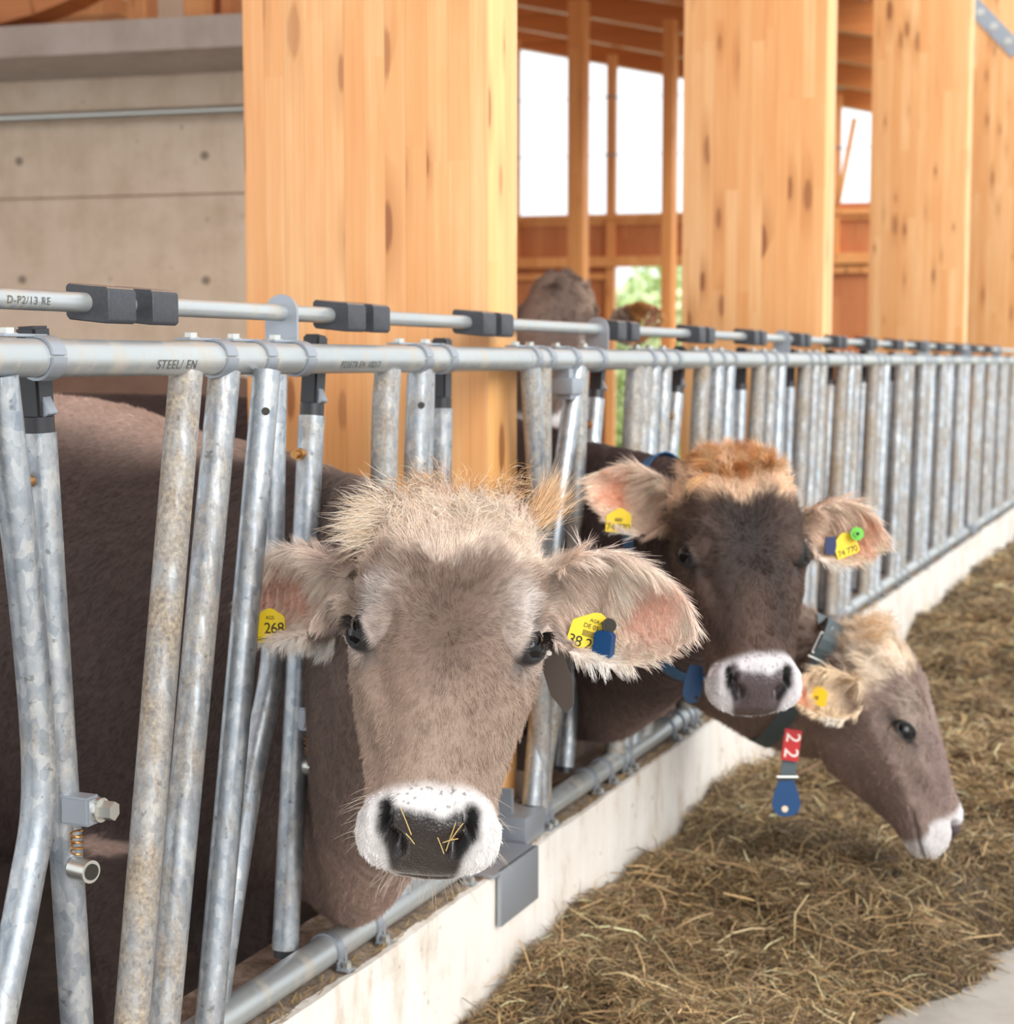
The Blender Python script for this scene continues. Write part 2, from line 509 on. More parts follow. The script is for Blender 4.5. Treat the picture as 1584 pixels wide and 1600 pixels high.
POSTS = [(2.824, 2.960), (5.607, 5.757), (8.91, 9.05), (12.38, 12.52)]
PLAB = ['broad glued timber post nearest the camera, behind the head of the front cow',
        'broad timber post rising right behind the dark faced cow',
        'narrower looking timber post between the second post and the shaded one',
        'shaded timber post with a bolted steel strap across its top']
for i, (y0, y1) in enumerate(POSTS):
    root = empty('timber_post', (-.29, (y0 + y1) / 2, .36), PLAB[i], 'post', 'timber posts in the barrier line')
    m = MB()
    zo = -3.13 * i
    m.box((-.570 if i == 0 else -.545, y0, .366 - zo), (-.048, y1, (roof_z((-.04, y0, 0)) - .09 if i < 3 else 5.2) - zo), 0, .004)
    o = m.build('shaft', None, root, mats=[M['post'], M['post_face']])
    for p in o.data.polygons:
        p.material_index = 1 if abs(p.normal.x) > .7 else 0
    # shape kept in world axes; object origin shifted so every post has boards of its own
    o.matrix_parent_inverse = Matrix.Translation(-Vector(root.location))
    o.location = (0, 0, zo)
    f = MB()
    f.box((-.52, y0 - .004, .318), (.0, y0 + .004, .42), 0)
    f.box((-.52, y1 - .004, .318), (-.03, y1 + .004, .42), 0)
    f.box((-.54, y0 - .004, .318), (-.03, y1 + .004, .366), 0)
    f.box((-.036, y0 - .02, .318), (.036, y0 + .075, .372), 0, .004)
    o = f.build('steel_shoe', M['plate'], root)
    o.matrix_parent_inverse = Matrix.Translation(-Vector(root.location))
    if i == 3:
        c = at(1548, 38, (FW @ (np.array((-.25, y0, 2)) - CAM)))
        c[1] = y0 - .006
        b = MB()
        ang = math.radians(-48)
        ax = np.array((math.cos(ang), 0, math.sin(ang))); az = np.array((-math.sin(ang), 0, math.cos(ang))); ay = np.array((0, 1, 0))
        b.obox(c, ax, ay, az, .30, .004, .055, 0)
        for t in (-.22, -.09, .05, .2):
            cc = c + ax * t
            b.tube([cc + (0, .0, 0), cc + (0, -.022, 0)], .02, 6, m=1)
            b.tube([cc + (0, .0, 0), cc + (0, -.008, 0)], .03, 16, m=1)
        o = b.build('steel_strap', None, root, mats=[M['plate'], M['bolt']])
        o['label'] = 'grey steel strap with bolts'
        o.matrix_parent_inverse = Matrix.Translation(-Vector(root.location))

def in_world(o, root):
    o.matrix_parent_inverse = Matrix.Translation(-Vector(root.location))
    return o

# angle bracket on the curb at the foot of the first post
br = empty('curb_bracket', (.0, 2.70, .32), 'galvanised angle bracket lapped over the curb under the front cow\'s muzzle', 'bracket')
m = MB(); m.box((-.12, 2.60, .3185), (.062, 2.80, .3255), 0, .002); in_world(m.build('top_plate', M['plate'], br), br)
m = MB(); m.box((.054, 2.625, .225), (.063, 2.80, .3255), 0, .002); in_world(m.build('front_plate', M['plate'], br), br)

# ------------------------------------------------------------------ feed barrier
RZ, BZ, RR, BR = 1.224, 0.345, 0.0213, 0.0232
LK = lambda y, z: (y * 1.029, 1.22 + (z - 1.22) * 1.029)   # locking bars stand a little behind the rail

SECT = [('galvanised feed barrier panel nearest the camera, where the front cow pokes through', .75, 2.87),
        ('galvanised feed barrier panel between the first two timber posts', 2.87, 5.64),
        ('galvanised feed barrier panel between the second and third timber posts', 5.64, 8.92),
        ('farthest galvanised feed barrier panel, beyond the third timber post', 8.92, 11.7)]
SEC = []
for lab, y0, y1 in SECT:
    SEC.append(empty('feed_barrier', (0, (y0 + y1) / 2, BZ), lab, 'feed barrier', 'feed barrier panels'))
def sec_of(y):
    for r, (l, a, b) in zip(SEC, SECT):
        if y < b: return r
    return SEC[-1]

for i, (l, a, b) in enumerate(SECT):
    m = MB()
    ys = np.linspace(a + (.0006 if i else 0), b - .0006, 24)
    m.tube([(0, y, RZ) for y in ys], RR, 28)
    in_world(m.build('top_rail', M['rail'], SEC[i]), SEC[i])
    m = MB()
    a2 = a + (.045 if i else 0); b2 = b - .16 if i < 3 else b
    if i == 0: b2 = 2.60
    ys = np.linspace(a2, b2, 12)
    m.tube([(0, y, BZ) for y in ys], BR, 28, cap=False)
    m.tube([(0, y, BZ) for y in ys], BR - .004, 28, cap=False)
    for yy in (a2, b2):
        V = []; 
        for k in range(28):
            c, s_ = math.cos(2 * math.pi * k / 28), math.sin(2 * math.pi * k / 28)
            V += [(BR * c, yy, BZ + BR * s_), ((BR - .004) * c, yy, BZ + (BR - .004) * s_)]
        m.add(V, [(2 * k, 2 * k + 1, (2 * k + 3) % 56, (2 * k + 2) % 56) for k in range(28)])
    in_world(m.build('bottom_rail', M['rail'], SEC[i]), SEC[i])

def bar(y_z, r=.0198, x=0.0, mat='galv_mid', name='bar', hole=None):
    y_z = [tuple(p) for p in y_z]
    n = 4 if len(y_z) == 2 else 26
    P = cubic([(y, z) for y, z in y_z], n) if len(y_z) > 2 else np.linspace(y_z[0], y_z[1], n)
    root = sec_of(y_z[0][0])
    m = MB()
    m.tube([(x, y, z) for y, z in P], r, 22)
    if hole:
        # drilled hole, a dark plug just inside the surface on the side facing the alley
        hy, hz = hole
        d = unit(np.array((.62, -.75, 0)))
        c = np.array((x, hy, hz)) + d * (r - .001)
        m.tube([c, c + d * .0026], .0054, 14, m=1)
    o = in_world(m.build(name, None, root, mats=[M[mat], M['ink']]), root)
    return o

def clamp(y, top=True, tail=True, bolt=True):
    root = sec_of(y)
    m = MB()
    z0 = RZ if top else BZ
    r = (RR if top else BR) + .0035
    w = .012
    def arc(a0, a1, n=14, yo=0.0, ww=w, th=.003):
        V = []; Fc = []
        for i in range(n + 1):
            a = math.radians(a0 + (a1 - a0) * i / n)
            for rr_ in (r - th, r + .0005):
                for s_ in (-1, 1):
                    V.append((rr_ * math.cos(a), y + yo + s_ * ww, z0 + rr_ * math.sin(a)))
        for i in range(n):
            q = i * 4
            Fc += [(q, q + 1, q + 5, q + 4), (q + 2, q + 6, q + 7, q + 3), (q, q + 4, q + 6, q + 2), (q + 1, q + 3, q + 7, q + 5)]
        Fc += [(0, 2, 3, 1), (n * 4, n * 4 + 1, n * 4 + 3, n * 4 + 2)]
        m.add(V, Fc)
    if top:
        arc(8, 178); arc(-178, 2)
        if tail:
            m.box((-.024, y - .062, z0 + r - .002), (.0, y + .010, z0 + r + .0015), 0, .001)
        if bolt:
            m.tube([(-.012, y - .042, z0 + r), (-.012, y - .042, z0 + r + .008)], .0088, 6, m=1)
            m.tube([(-.012, y - .042, z0 + r), (-.012, y - .042, z0 + r + .0022)], .011, 16, m=1)
    else:
        arc(-30, 200, yo=0, ww=.008)
        zf = .3185
        m.box((r - .006, y - .008, zf), (r - .0025, y + .008, z0 - .008), 0, .001)
        m.box((r - .006, y - .011, zf), (r + .016, y + .011, zf + .004), 0, .001)
        m.box((r - .0035, y + .009, zf), (r - .0005, y + .016, z0 + .002), 0, .001)
        m.tube([(r + .007, y, zf + .003), (r + .007, y, zf + .0125)], .0072, 6, m=1)
    o = in_world(m.build('rail_clamp' if top else 'foot_clamp', None, root, mats=[M['plate'], M['bolt']]), root)

def lock_bar(top, bot, pivot=True, detail=True):
    """swinging locking bar: steel tube, black latch cap behind the rail, rubber foot"""
    (yt, zt), (yb, zb) = top, bot
    root = sec_of(yt); x = -.037
    dirv = unit(np.array((0, yb - yt, zb - zt)))
    P0 = np.array((x, yt, zt)); 
    t1 = (1.14 - zt) / dirv[2]; Pa = P0 + dirv * t1
    Pb = np.array((x, yb, zb))
    m = MB(); m.tube(np.linspace(Pa, Pb, 4), .0195, 22)
    o = in_world(m.build('locking_bar', M['galv'], root), root)
    c = MB()
    c.tube([Pa - dirv * -.012, Pa - dirv * .018], .0178, 20)
    top_c = Pa - dirv * .018
    ax = np.array((1, 0, 0)); az = -dirv; ay = np.cross(az, ax)
    c.obox(top_c + az * .05, ax, ay, az, .0135, .0148, .052, 0, .003)
    if detail:
        c.obox(Pa - dirv * .03 + ax * .012, unit(ax + az * .5), ay, unit(az - ax * .5), .006, .008, .012, 1, .001)
    c.build('latch_cap', None, o, mats=[M['black'], M['plate']])
    f = MB(); f.tube([Pb - dirv * .006, Pb + dirv * .012], .0165, 18)
    f.build('rubber_foot', M['black'], o)
    if detail:
        b = MB()
        pc = Pa + dirv * .055 + np.array((.0, -.018, 0))
        b.tube([pc + (0, .004, 0), pc + (0, -.028, 0)], .006, 12, m=0)
        b.tube([pc + (0, -.010, 0), pc + (0, -.018, 0)], .009, 12, m=0)
        b.build('brass_pin', M['brass'], o)
    if pivot and detail:
        z = .70
        t = (z - Pa[2]) / dirv[2]; pc = Pa + dirv * t
        b = MB()
        b.obox(pc + np.array((.030, -.006, 0)), (1, 0, 0), (0, 1, 0), (0, 0, 1), .020, .013, .017, 0, .003)
        b.tube([pc + (.045, 0, 0), pc + (.072, 0.002, 0)], .0115, 6, m=1)
        b.tube([pc + (.050, 0, 0), pc + (.056, 0, 0)], .0145, 18, m=1)
        # coil spring and stop socket below
        hel = [(pc[0] + .028 + .007 * math.cos(a), pc[1] - .012 + .007 * math.sin(a), pc[2] - .024 - .0011 * a) for a in np.linspace(0, 8 * math.pi, 70)]
        b.tube(hel, .0013, 6, m=2)
        b.tube([pc + (.018, -.004, -.072), pc + (.046, -.010, -.072)], .0135, 20, m=1)
        b.tube([pc + (.046, -.010, -.072), pc + (.0475, -.0104, -.072)], .0095, 20, m=3)
        b.build('pivot_bracket', None, o, mats=[M['plate'], M['bolt'], M['brass'], M['ink']])
    return o

# --- front panel, bars measured one by one
bar([(1.395, 1.205), (1.25, .36)], .0198)
bar([(1.425, 1.205), (1.462, .914), (1.470, .74), (1.440, .63), (1.392, .50), (1.345, .362)], .0192, mat='galv')
lock_bar(LK(1.488, 1.16), LK(1.533, .40))
bar([(1.773, 1.208), (1.622, .362)], .0212, mat='galv_dirty')
bar([(1.861, 1.208), (1.693, .362)], .0208, mat='galv_mid', hole=(1.862, 1.172))
bar([(1.965 * .973, 1.208), (1.797 * .973, .362)], .0185, x=.033, mat='galv', hole=(1.955 * .973, 1.155))
bar([(2.005, 1.202), (1.992, .958), (1.992, .80), (1.935, .663), (1.885, .52), (1.835, .362)], .0180, x=-.012, mat='galv')
lock_bar(LK(2.097, 1.2), LK(1.999, .385))
bar([(2.325, 1.208), (2.31, 1.05), (2.288, .362)], .0212, mat='galv_dirty')
bar([(2.438, 1.208), (2.36, .362)], .0205, mat='galv_mid', hole=(2.432, 1.150))
bar([(2.480, 1.203), (2.468, .95), (2.465, .80), (2.42, .62), (2.40, .362)], .0175, x=-.012, mat='galv')
lock_bar(LK(2.525, 1.2), LK(2.50, .385), detail=False)
# --- second panel
bar([(2.960, 1.208), (2.965, .362)], .0212, x=-.0, mat='galv_dirty')
bar([(2.880, 1.208), (2.935, .8), (2.925, .362)], .0195, x=.012, mat='galv_mid')
bar([(3.140, 1.208), (3.015, .85), (2.905, .37)], .0200, x=.006, mat='galv')
bar([(3.206, 1.202), (3.185, .95), (3.170, .80), (3.09, .598), (2.99, .37)], .0180, x=-.012, mat='galv_mid')
lock_bar(LK(3.285, 1.2), LK(3.10, .40))
for yk, lean in [(3.845, .235)]:
    for dy, r, mt in ((-.325, .0212, 'galv_dirty'), (-.265, .019, 'galv_mid'), (-.205, .0205, 'galv'), (-.12, .0198, 'galv_mid')):
        bar([(yk + dy, 1.208), (yk + dy - .12, .362)], r, mat=mt)
    lock_bar(LK(yk, 1.2), LK(yk - lean, .40))
k = 0
yk = 4.41
posts_at = [p[0] for p in POSTS]
while yk < 11.6:
    near = min(abs(yk - .2 - p) for p in posts_at)
    for q, (dy, r, mt) in enumerate(((-.375, .0212, 'galv_dirty'), (-.245, .0205, 'galv_mid'), (-.135, .0200, 'galv'))):
        bar([(yk + dy, 1.208), (yk + dy - .13 + .02 * R.random(), .362)], r, mat=R.choice((mt, 'galv_mid')))
    bar([(yk - .095, 1.202), (yk - .10, .95), (yk - .105, .80), (yk - .155, .62), (yk - .255, .362)], .018, x=-.012, mat='galv_mid')
    lock_bar(LK(yk, 1.2), LK(yk - .06 - .05 * R.random(), .40), detail=False)
    for d in (-.36, -.24, -.13): clamp(yk + d, bolt=yk < 8)
    for d in (-.47, -.34, -.21): clamp(yk + d, False)
    yk += .555; k += 1
for y in (1.495, 1.845, 1.945, 2.05, 2.43, 2.525, 2.905, 2.975, 3.11, 3.265, 3.60, 3.69, 3.79): clamp(y)
for y in (1.45, 2.115, 2.24, 2.56, 2.925, 2.955, 3.215, 3.31, 3.40, 3.445, 3.76, 3.84, 3.9): clamp(y, False)
# small junction box hung under the top rail beside the leaning bright bar
m = MB(); m.box((-.02, 3.06, 1.155), (.028, 3.115, 1.188), 0, .004); m.box((-.01, 3.07, 1.145), (.02, 3.10, 1.157), 0, .002); m.box((-.012, 3.075, 1.186), (.014, 3.10, 1.206), 0)
in_world(m.build('tension_block', M['plate'], SEC[1]), SEC[1])

# --- control rod with rubber stops above the rail
rod = empty('control_rod', (-.032, 5.5, 1.289), 'long thin steel control rod with black rubber stops above the feed barrier', 'control rod')
m = MB(); m.tube([(-.032, y, 1.289) for y in np.linspace(.8, 11.6, 30)], .0118, 20); in_world(m.build('rod', M['rail'], rod), rod)
bl = [1.640, 1.728, 2.222, 2.302, 2.715, 2.795, 3.425, 3.515, 4.03, 4.115, 4.56, 4.64, 5.11, 5.20, 5.66, 5.75, 6.22, 6.30, 6.78, 6.87, 7.34, 7.42, 7.9, 7.99, 8.46, 8.55, 9.0, 9.1, 9.6, 9.7]
for y in bl:
    m = MB()
    bm = bmesh.new(); bmesh.ops.create_cube(bm, size=2)
    for v in bm.verts:
        v.co = Vector((v.co.x * .031, v.co.y * .027, v.co.z * .0215))
        v.co.z += v.co.x * -.10
    bmesh.ops.bevel(bm, geom=[e for e in bm.edges if abs((e.verts[0].co - e.verts[1].co).normalized().y) > .9], offset=.0045, segments=1, affect='EDGES')
    bmesh.ops.bevel(bm, geom=bm.edges[:], offset=.0012, segments=1, affect='EDGES')
    m.add_bm(bm, Matrix.Translation((-.028, y, 1.2885)))
    in_world(m.build('stop_block', M['rubber'], rod), rod)
for i, y in enumerate((2.06, 3.36, 4.98, 6.28, 7.6, 8.9, 10.2)):
    m = MB()
    V = []; n = 16
    out = [(.026, -.075)] + [(.026 * math.cos(a), .026 * math.sin(a)) for a in np.linspace(0, math.pi, n)] + [(-.026, -.075)]
    for yy in (-.0025, .0025):
        V += [(-.032 + a, y + yy, 1.289 + b) for a, b in out]
    L_ = len(out)
    m.add(V, [tuple(range(L_)), tuple(range(2 * L_ - 1, L_ - 1, -1))] + [(i_, (i_ + 1) % L_, L_ + (i_ + 1) % L_, L_ + i_) for i_ in range(L_)])
    in_world(m.build('rod_bracket', M['plate'], sec_of(y)), sec_of(y))

# pipe printing
def rail_print(txt, y, r, z, x, size, ang, parent, sp=1.0):
    # +local x runs along +Y, local z outward
    a = math.radians(ang)
    zax = np.array((math.cos(a), 0, math.sin(a))); xax = np.array((0, 1.0, 0)); yax = np.cross(zax, xax)
    o = text_mesh('pipe_lettering', txt, size, M['printing'], parent, frame_mtx((x, y, z), xax, yax, zax), wrap=r + .0009, space=sp)
    return in_world(o, parent)
rail_print('STEEL/ EN', 1.725, RR, RZ, 0, .017, -22, SEC[0], 1.15)
rail_print('P235TR EN 10217', 2.20, RR, RZ, 0, .015, -24, SEC[0], 1.1)
rail_print('D-P2/13 RE', 1.50, .0118, 1.289, -.032, .013, -8, rod, 1.2)
# ------------------------------------------------------------------ the barn behind
def gbox(m, c, hx, hy, hz, mi=0, bev=0.0):
    m.obox(c, G, -GN, (0, 0, 1), hx, hy, hz, mi, bev)

def wall_pt(px, depth, z):
    p = at(px, 565, depth); return np.array((p[0], p[1], z))

# board marked concrete wall with slab and pipe
P0 = wall_pt(190, 8.3, 0)
def onwall(px, py, off=0.0):
    r = FW + RT * (px - 792) / 2600 - UP * (py - 800) / 2600
    q = P0 + GN * off
    t = ((q - CAM) @ GN) / (r @ GN)
    return CAM + r * t
a = onwall(-1100, 565); b = onwall(640, 565)
wc = (a + b) / 2; hw = np.linalg.norm(b - a) / 2
ztop = onwall(190, 121)[2]
m = MB()
zj = onwall(190, 307)[2]
gbox(m, np.array((wc[0], wc[1], (zj - .15) / 2 - .006)) - GN * .125, hw, .125, (zj + .15) / 2)
gbox(m, np.array((wc[0], wc[1], zj)) - GN * .15, hw, .12, .014)
gbox(m, np.array((wc[0], wc[1], (ztop + zj) / 2 + .003)) - GN * .125, hw, .125, (ztop - zj) / 2 - .003)
o = m.build('wall_back', M['conc']); tag(o, kind='structure')
# shutter tie holes are round recesses with a dark plug
m = MB()
for px, py in ((30, 252), (320, 243), (35, 437), (322, 438), (-250, 260)):
    c = onwall(px, py)
    if px < -100: continue
    m.tube([c + GN * .001, c + GN * .004], .021, 20)
o = m.build('trim_1', m_plain('tie hole mortar', (158, 142, 124), .9)); tag(o, kind='structure')
# slab on top
off = .62
sa = onwall(190, 83, off); st = onwall(190, 33, off)
m = MB()
zc0, zc1 = ztop, ztop + (st[2] - sa[2])
gbox(m, np.array((wc[0], wc[1], (zc0 + zc1) / 2)) + GN * (off - .5), hw, .5, (zc1 - zc0) / 2)
o = m.build('wall_slab', M['slab']); tag(o, kind='structure')
pz = onwall(190, 178, .09)
m = MB()
pp = [np.array((wc[0], wc[1], pz[2])) + GN * .09 + G * s_ for s_ in (-hw, hw)]
m.tube(np.linspace(pp[0], pp[1], 6), .022, 16)
pr = empty('wall_pipe', tuple((pp[0] + pp[1]) / 2), 'slim steel pipe running level along the concrete wall', 'pipe')
in_world(m.build('pipe', M['bolt'], pr), pr)
m = MB()
for s_ in (-hw * .8, -hw * .2, hw * .3, hw * .7):
    c = np.array((wc[0], wc[1], pz[2])) + G * s_
    m.tube([c, c + GN * .09], .012, 10)
in_world(m.build('pipe_holder', M['plate'], pr), pr)
# timber standing on the slab
for i, (px, w, lab) in enumerate(((223, .05, 'pale slim timber post standing on the concrete slab'), (318, .075, 'orange timber post on the slab beside the near post'), (362, .028, 'dark orange timber post on the slab, touching the orange one'))):
    c = onwall(px, 20, .3)
    m = MB(); gbox(m, np.array((c[0], c[1], zc1 + .6)), w, .06, .6, 0, .004)
    o = m.build('timber_stud', M['stud' if i < 2 else 'beam']); tag(o, lab, 'timber post')
c = onwall(20, 3, .45)
m = MB()
pts = [onwall(px, py, .45) + np.array((0, 0, .06)) for px, py in ((-160, 34), (-60, 38), (10, 28), (60, 14), (110, -6), (170, -40))]
for p_, q_ in zip(pts[:-1], pts[1:]):
    d = unit(q_ - p_); zz = np.array((0, 0, 1.0)); zz = unit(zz - d * (zz @ d)); yy = np.cross(zz, d)
    m.obox((p_ + q_) / 2 + zz * .06, d, yy, zz, np.linalg.norm(q_ - p_) / 2 + .012, .09, .165)
o = m.build('curved_beam', M['beam']); tag(o, 'dark brown timber brace rising in the top corner above the slab', 'beam')
# pale rear wall seen over the slab
q = onwall(190, 0, -2.5)
m = MB(); gbox(m, np.array((q[0], q[1], 3.0)) + G * 1.2, 3.6, .05, 1.15); o = m.build('wall_upper', M['conc']); tag(o, kind='structure')
m = MB()
c = onwall(128, 18, -1.2); gbox(m, c, .28, .1, .045, 0); o = m.build('timber_rail', M['stud']); tag(o, 'bright orange timber lying behind the slab edge', 'timber')

# far gable end wall with window openings
DE = 15.2
P1 = wall_pt(940, DE, 0)
def onend(px, py, off=0.0, nrm=GN, base=None):
    r = FW + RT * (px - 792) / 2600 - UP * (py - 800) / 2600
    q = (P1 if base is None else base) + GN * off
    t = ((q - CAM) @ GN) / (r @ GN)
    return CAM + r * t
def endbox(m, x0, x1, y0, y1, off0, off1, mi=0):
    # heights are read off near the middle of the opening, so level members stay level
    a_ = onend(x0, 500); b_ = onend(x1, 500); z0 = onend(930, y0)[2]; z1 = onend(930, y1)[2]
    c = (a_ + b_) / 2
    c = np.array((c[0], c[1], (z0 + z1) / 2)) + GN * (off0 + off1) / 2
    gbox(m, c, abs((b_ - a_) @ G) / 2, abs(off1 - off0) / 2, abs(z0 - z1) / 2, mi)
# boarded lower wall, three pieces around the doorway
m = MB()
endbox(m, 560, 956, 336, 700, -.04, 0); endbox(m, 1030 + 200, 1640, 326, 700, -.04, 0); endbox(m, 956, 1230, 336, 412, -.04, 0)
o = m.build('wall_end', M['board']); tag(o, kind='structure')
m = MB()
endbox(m, 560, 1640, 336, 344, 0, .08); endbox(m, 560, 1640, 344, 352, 0, .03)
endbox(m, 560, 1640, 402, 418, 0, .10); endbox(m, 560, 956, 428, 437, 0, .05); endbox(m, 1240, 1640, 420, 432, 0, .05)
o = m.build('trim_2', M['stud']); tag(o, kind='structure')
# window posts (thin mullion frames of the window band)
wz = []
n = 1
for x0, x1, y0, off in ((700, 712, -60, 0), (808, 811, 20, 0), (948, 961, 82, 0), (1130, 1142, 60, 0), (1300, 1309, 140, 0), (1455, 1465, 150, 0), (1560, 1572, 180, 0)):
    m = MB(); zt = roof_z(onend((x0 + x1) / 2, 500)) ; pyt = 565 - (zt - CAM[2]) / (onend(930, 84)[2] - CAM[2]) * (565 - 84)
    endbox(m, x0, x1, pyt, 420 if x0 != 948 else 700, -.05, .06)
    for z_ in (153, 243):
        endbox(m, x0 - 1.5, x1 + 1.5, z_ - 1, z_ + 2, .0, .065, 1)
    o = m.build('window_%d' % n, None, mats=[M['stud'], M['plate']]); tag(o, kind='structure'); n += 1
m = MB()
for z_ in (153, 243):
    endbox(m, 560, 1640, z_, z_ + 1.0, -.01, .0)
o = m.build('window_%d' % n, M['plate']); tag(o, kind='structure')
# posts standing in front of the end wall
for i, (x0, x1, lab) in enumerate(((889, 916, 'slim timber stud in front of the far window, beside its left opening'), (1035, 1053, 'darker timber stud in front of the far window, touching the second broad post'))):
    dd = 12.6
    a_ = at(x0, 500, dd); b_ = at(x1, 500, dd)
    m = MB(); c = (a_ + b_) / 2
    m.box((c[0] - np.linalg.norm(a_ - b_) / 2, c[1] - .06, -.15), (c[0] + np.linalg.norm(a_ - b_) / 2, c[1] + .06, roof_z(c) - .01), 0, .004)
    o = m.build('timber_stud', M['stud']); tag(o, lab, 'timber post')
    if i == 1:
        pass
# diagonal brace in the far right window
m = MB(); p_, q_ = onend(1335, 185, .03), onend(1308, 325, .03)
d = unit(q_ - p_); zz = unit(np.cross(d, GN)); m.obox((p_ + q_) / 2, d, GN, zz, np.linalg.norm(q_ - p_) / 2, .03, .02)
o = m.build('wind_brace', M['stud']); tag(o, 'thin slanting wooden brace across the small far window', 'brace')

# roof: deck on sloping rafters, falling towards the alley
p = RP
d_r = unit(G + np.array((0, 0, SL))); n_r = unit(np.cross(d_r, GN)); n_r = n_r if n_r[2] > 0 else -n_r
m = MB()
cc = p - GN * .3
for s_ in np.arange(-.8, 17, 1.24):
    c = p + GN * (s_ + .15) + d_r * 2.65 + n_r * .15
    m2 = MB(); m2.obox(c, d_r, GN, n_r, 5.2, .06, .15, 0)
    o = m2.build('beam_rafter', M['beam']); tag(o, kind='structure')
m = MB(); m.obox(p + GN * 7.5 + d_r * 2.7 + n_r * .325, d_r, GN, n_r, 5.3, 9.3, .02)
o = m.build('ceiling', M['beam']); tag(o, kind='structure')

# greenery outside the doorway
def shrub(c, r, seed, lab):
    rr_ = np.random.default_rng(seed); c = np.array(c, float); c[2] = -.2 + r * .6
    n_ = 9000
    d = rr_.normal(size=(n_, 3)); d /= np.linalg.norm(d, axis=1)[:, None]
    rad = r * (.72 + .28 * rr_.random(n_))[:, None] * (1 + .25 * vnoise(d * 3 + seed))[:, None]
    P = c + d * rad * np.array((1, 1, .8))
    P = P[P[:, 2] > -.2]
    a_ = rr_.normal(size=(len(P), 3)); a_ /= np.linalg.norm(a_, axis=1)[:, None]
    b_ = np.cross(a_, rr_.normal(size=(len(P), 3))); b_ /= np.linalg.norm(b_, axis=1)[:, None]
    s = .05
    V = np.concatenate([P + a_ * s * 1.6, P + b_ * s, P - a_ * s * 1.6, P - b_ * s])
    k_ = len(P)
    o = mesh_obj('shrub', V, [(i, i + k_, i + 2 * k_, i + 3 * k_) for i in range(k_)], M['leaf'], smooth=False)
    tag(o, lab, 'shrub')
k_ = NT('pale leaf'); v_ = k_.coord(); k_.base(k_.ramp(k_.noise(v_, 2.5, 3), [(.35, (190, 214, 140)), (.65, (236, 244, 206))])); k_.rough(.6)
M['leaf'] = k_.m
for i, (px, py, dd, r, lab) in enumerate(((1000, 500, 21, 1.7, 'sunlit pale green shrub outside the far doorway'), (1092, 470, 25, 2.2, 'larger sunlit shrub outside, showing in the sliver by the second broad post'))):
    shrub(at(px, py, dd), r, i + 3, lab)
slab_obj('ground', (-14, 17.2, -.4), (6, 60, -.2), m_plain('meadow', (170, 188, 116), .9))
# ------------------------------------------------------------------ cattle
HS = np.array([  # u, half width, front, back, front taper
    (.212, .020, -.045, -.068, 0), (.204, .046, -.020, -.090, 0), (.188, .067, .004, -.125, 0), (.160, .087, .026, -.145, 0),
    (.120, .104, .040, -.158, 0), (.080, .113, .047, -.168, .02), (.030, .115, .051, -.180, .04), (0, .115, .050, -.185, .06),
    (-.030, .110, .048, -.183, .12), (-.063, .101, .045, -.172, .2), (-.100, .091, .041, -.152, .27), (-.140, .082, .037, -.126, .28),
    (-.170, .076, .036, -.106, .2), (-.190, .0755, .036, -.098, .1), (-.207, .077, .034, -.092, .05), (-.224, .076, .026, -.088, .04),
    (-.238, .071, .012, -.084, .04), (-.250, .060, -.008, -.077, .03), (-.257, .042, -.030, -.068, 0), (-.260, .015, -.044, -.056, 0)])

def head_mesh():
    S = cubic(HS, 90)
    na = 72
    V = []
    for u, a, f, b, tp in S:
        mid = -.035 if f > -.03 else (f + b) / 2
        mid = min(mid, f - .004)
        for k in range(na):
            t = 2 * math.pi * k / na
            c, s = math.cos(t), math.sin(t)
            ex = 2.7 if s > 0 else 2.15
            x = a * math.copysign(abs(c) ** (2 / ex), c)
            y = abs(s) ** (2 / ex)
            if s > 0:
                n = mid + (f - mid) * y; x *= 1 - tp * y
            else:
                n = mid + (b - mid) * y; x *= 1 - .42 * y * sstep(-.25, -.1, u) - .1 * y
            V.append((x, u, n))
    n = len(S); Fc = []
    for i in range(n - 1):
        for k in range(na):
            Fc.append((i * na + k, i * na + (k + 1) % na, (i + 1) * na + (k + 1) % na, (i + 1) * na + k))
    Fc.append(tuple(range(na))); Fc.append(tuple((n - 1) * na + k for k in range(na - 1, -1, -1)))
    return np.array(V), Fc

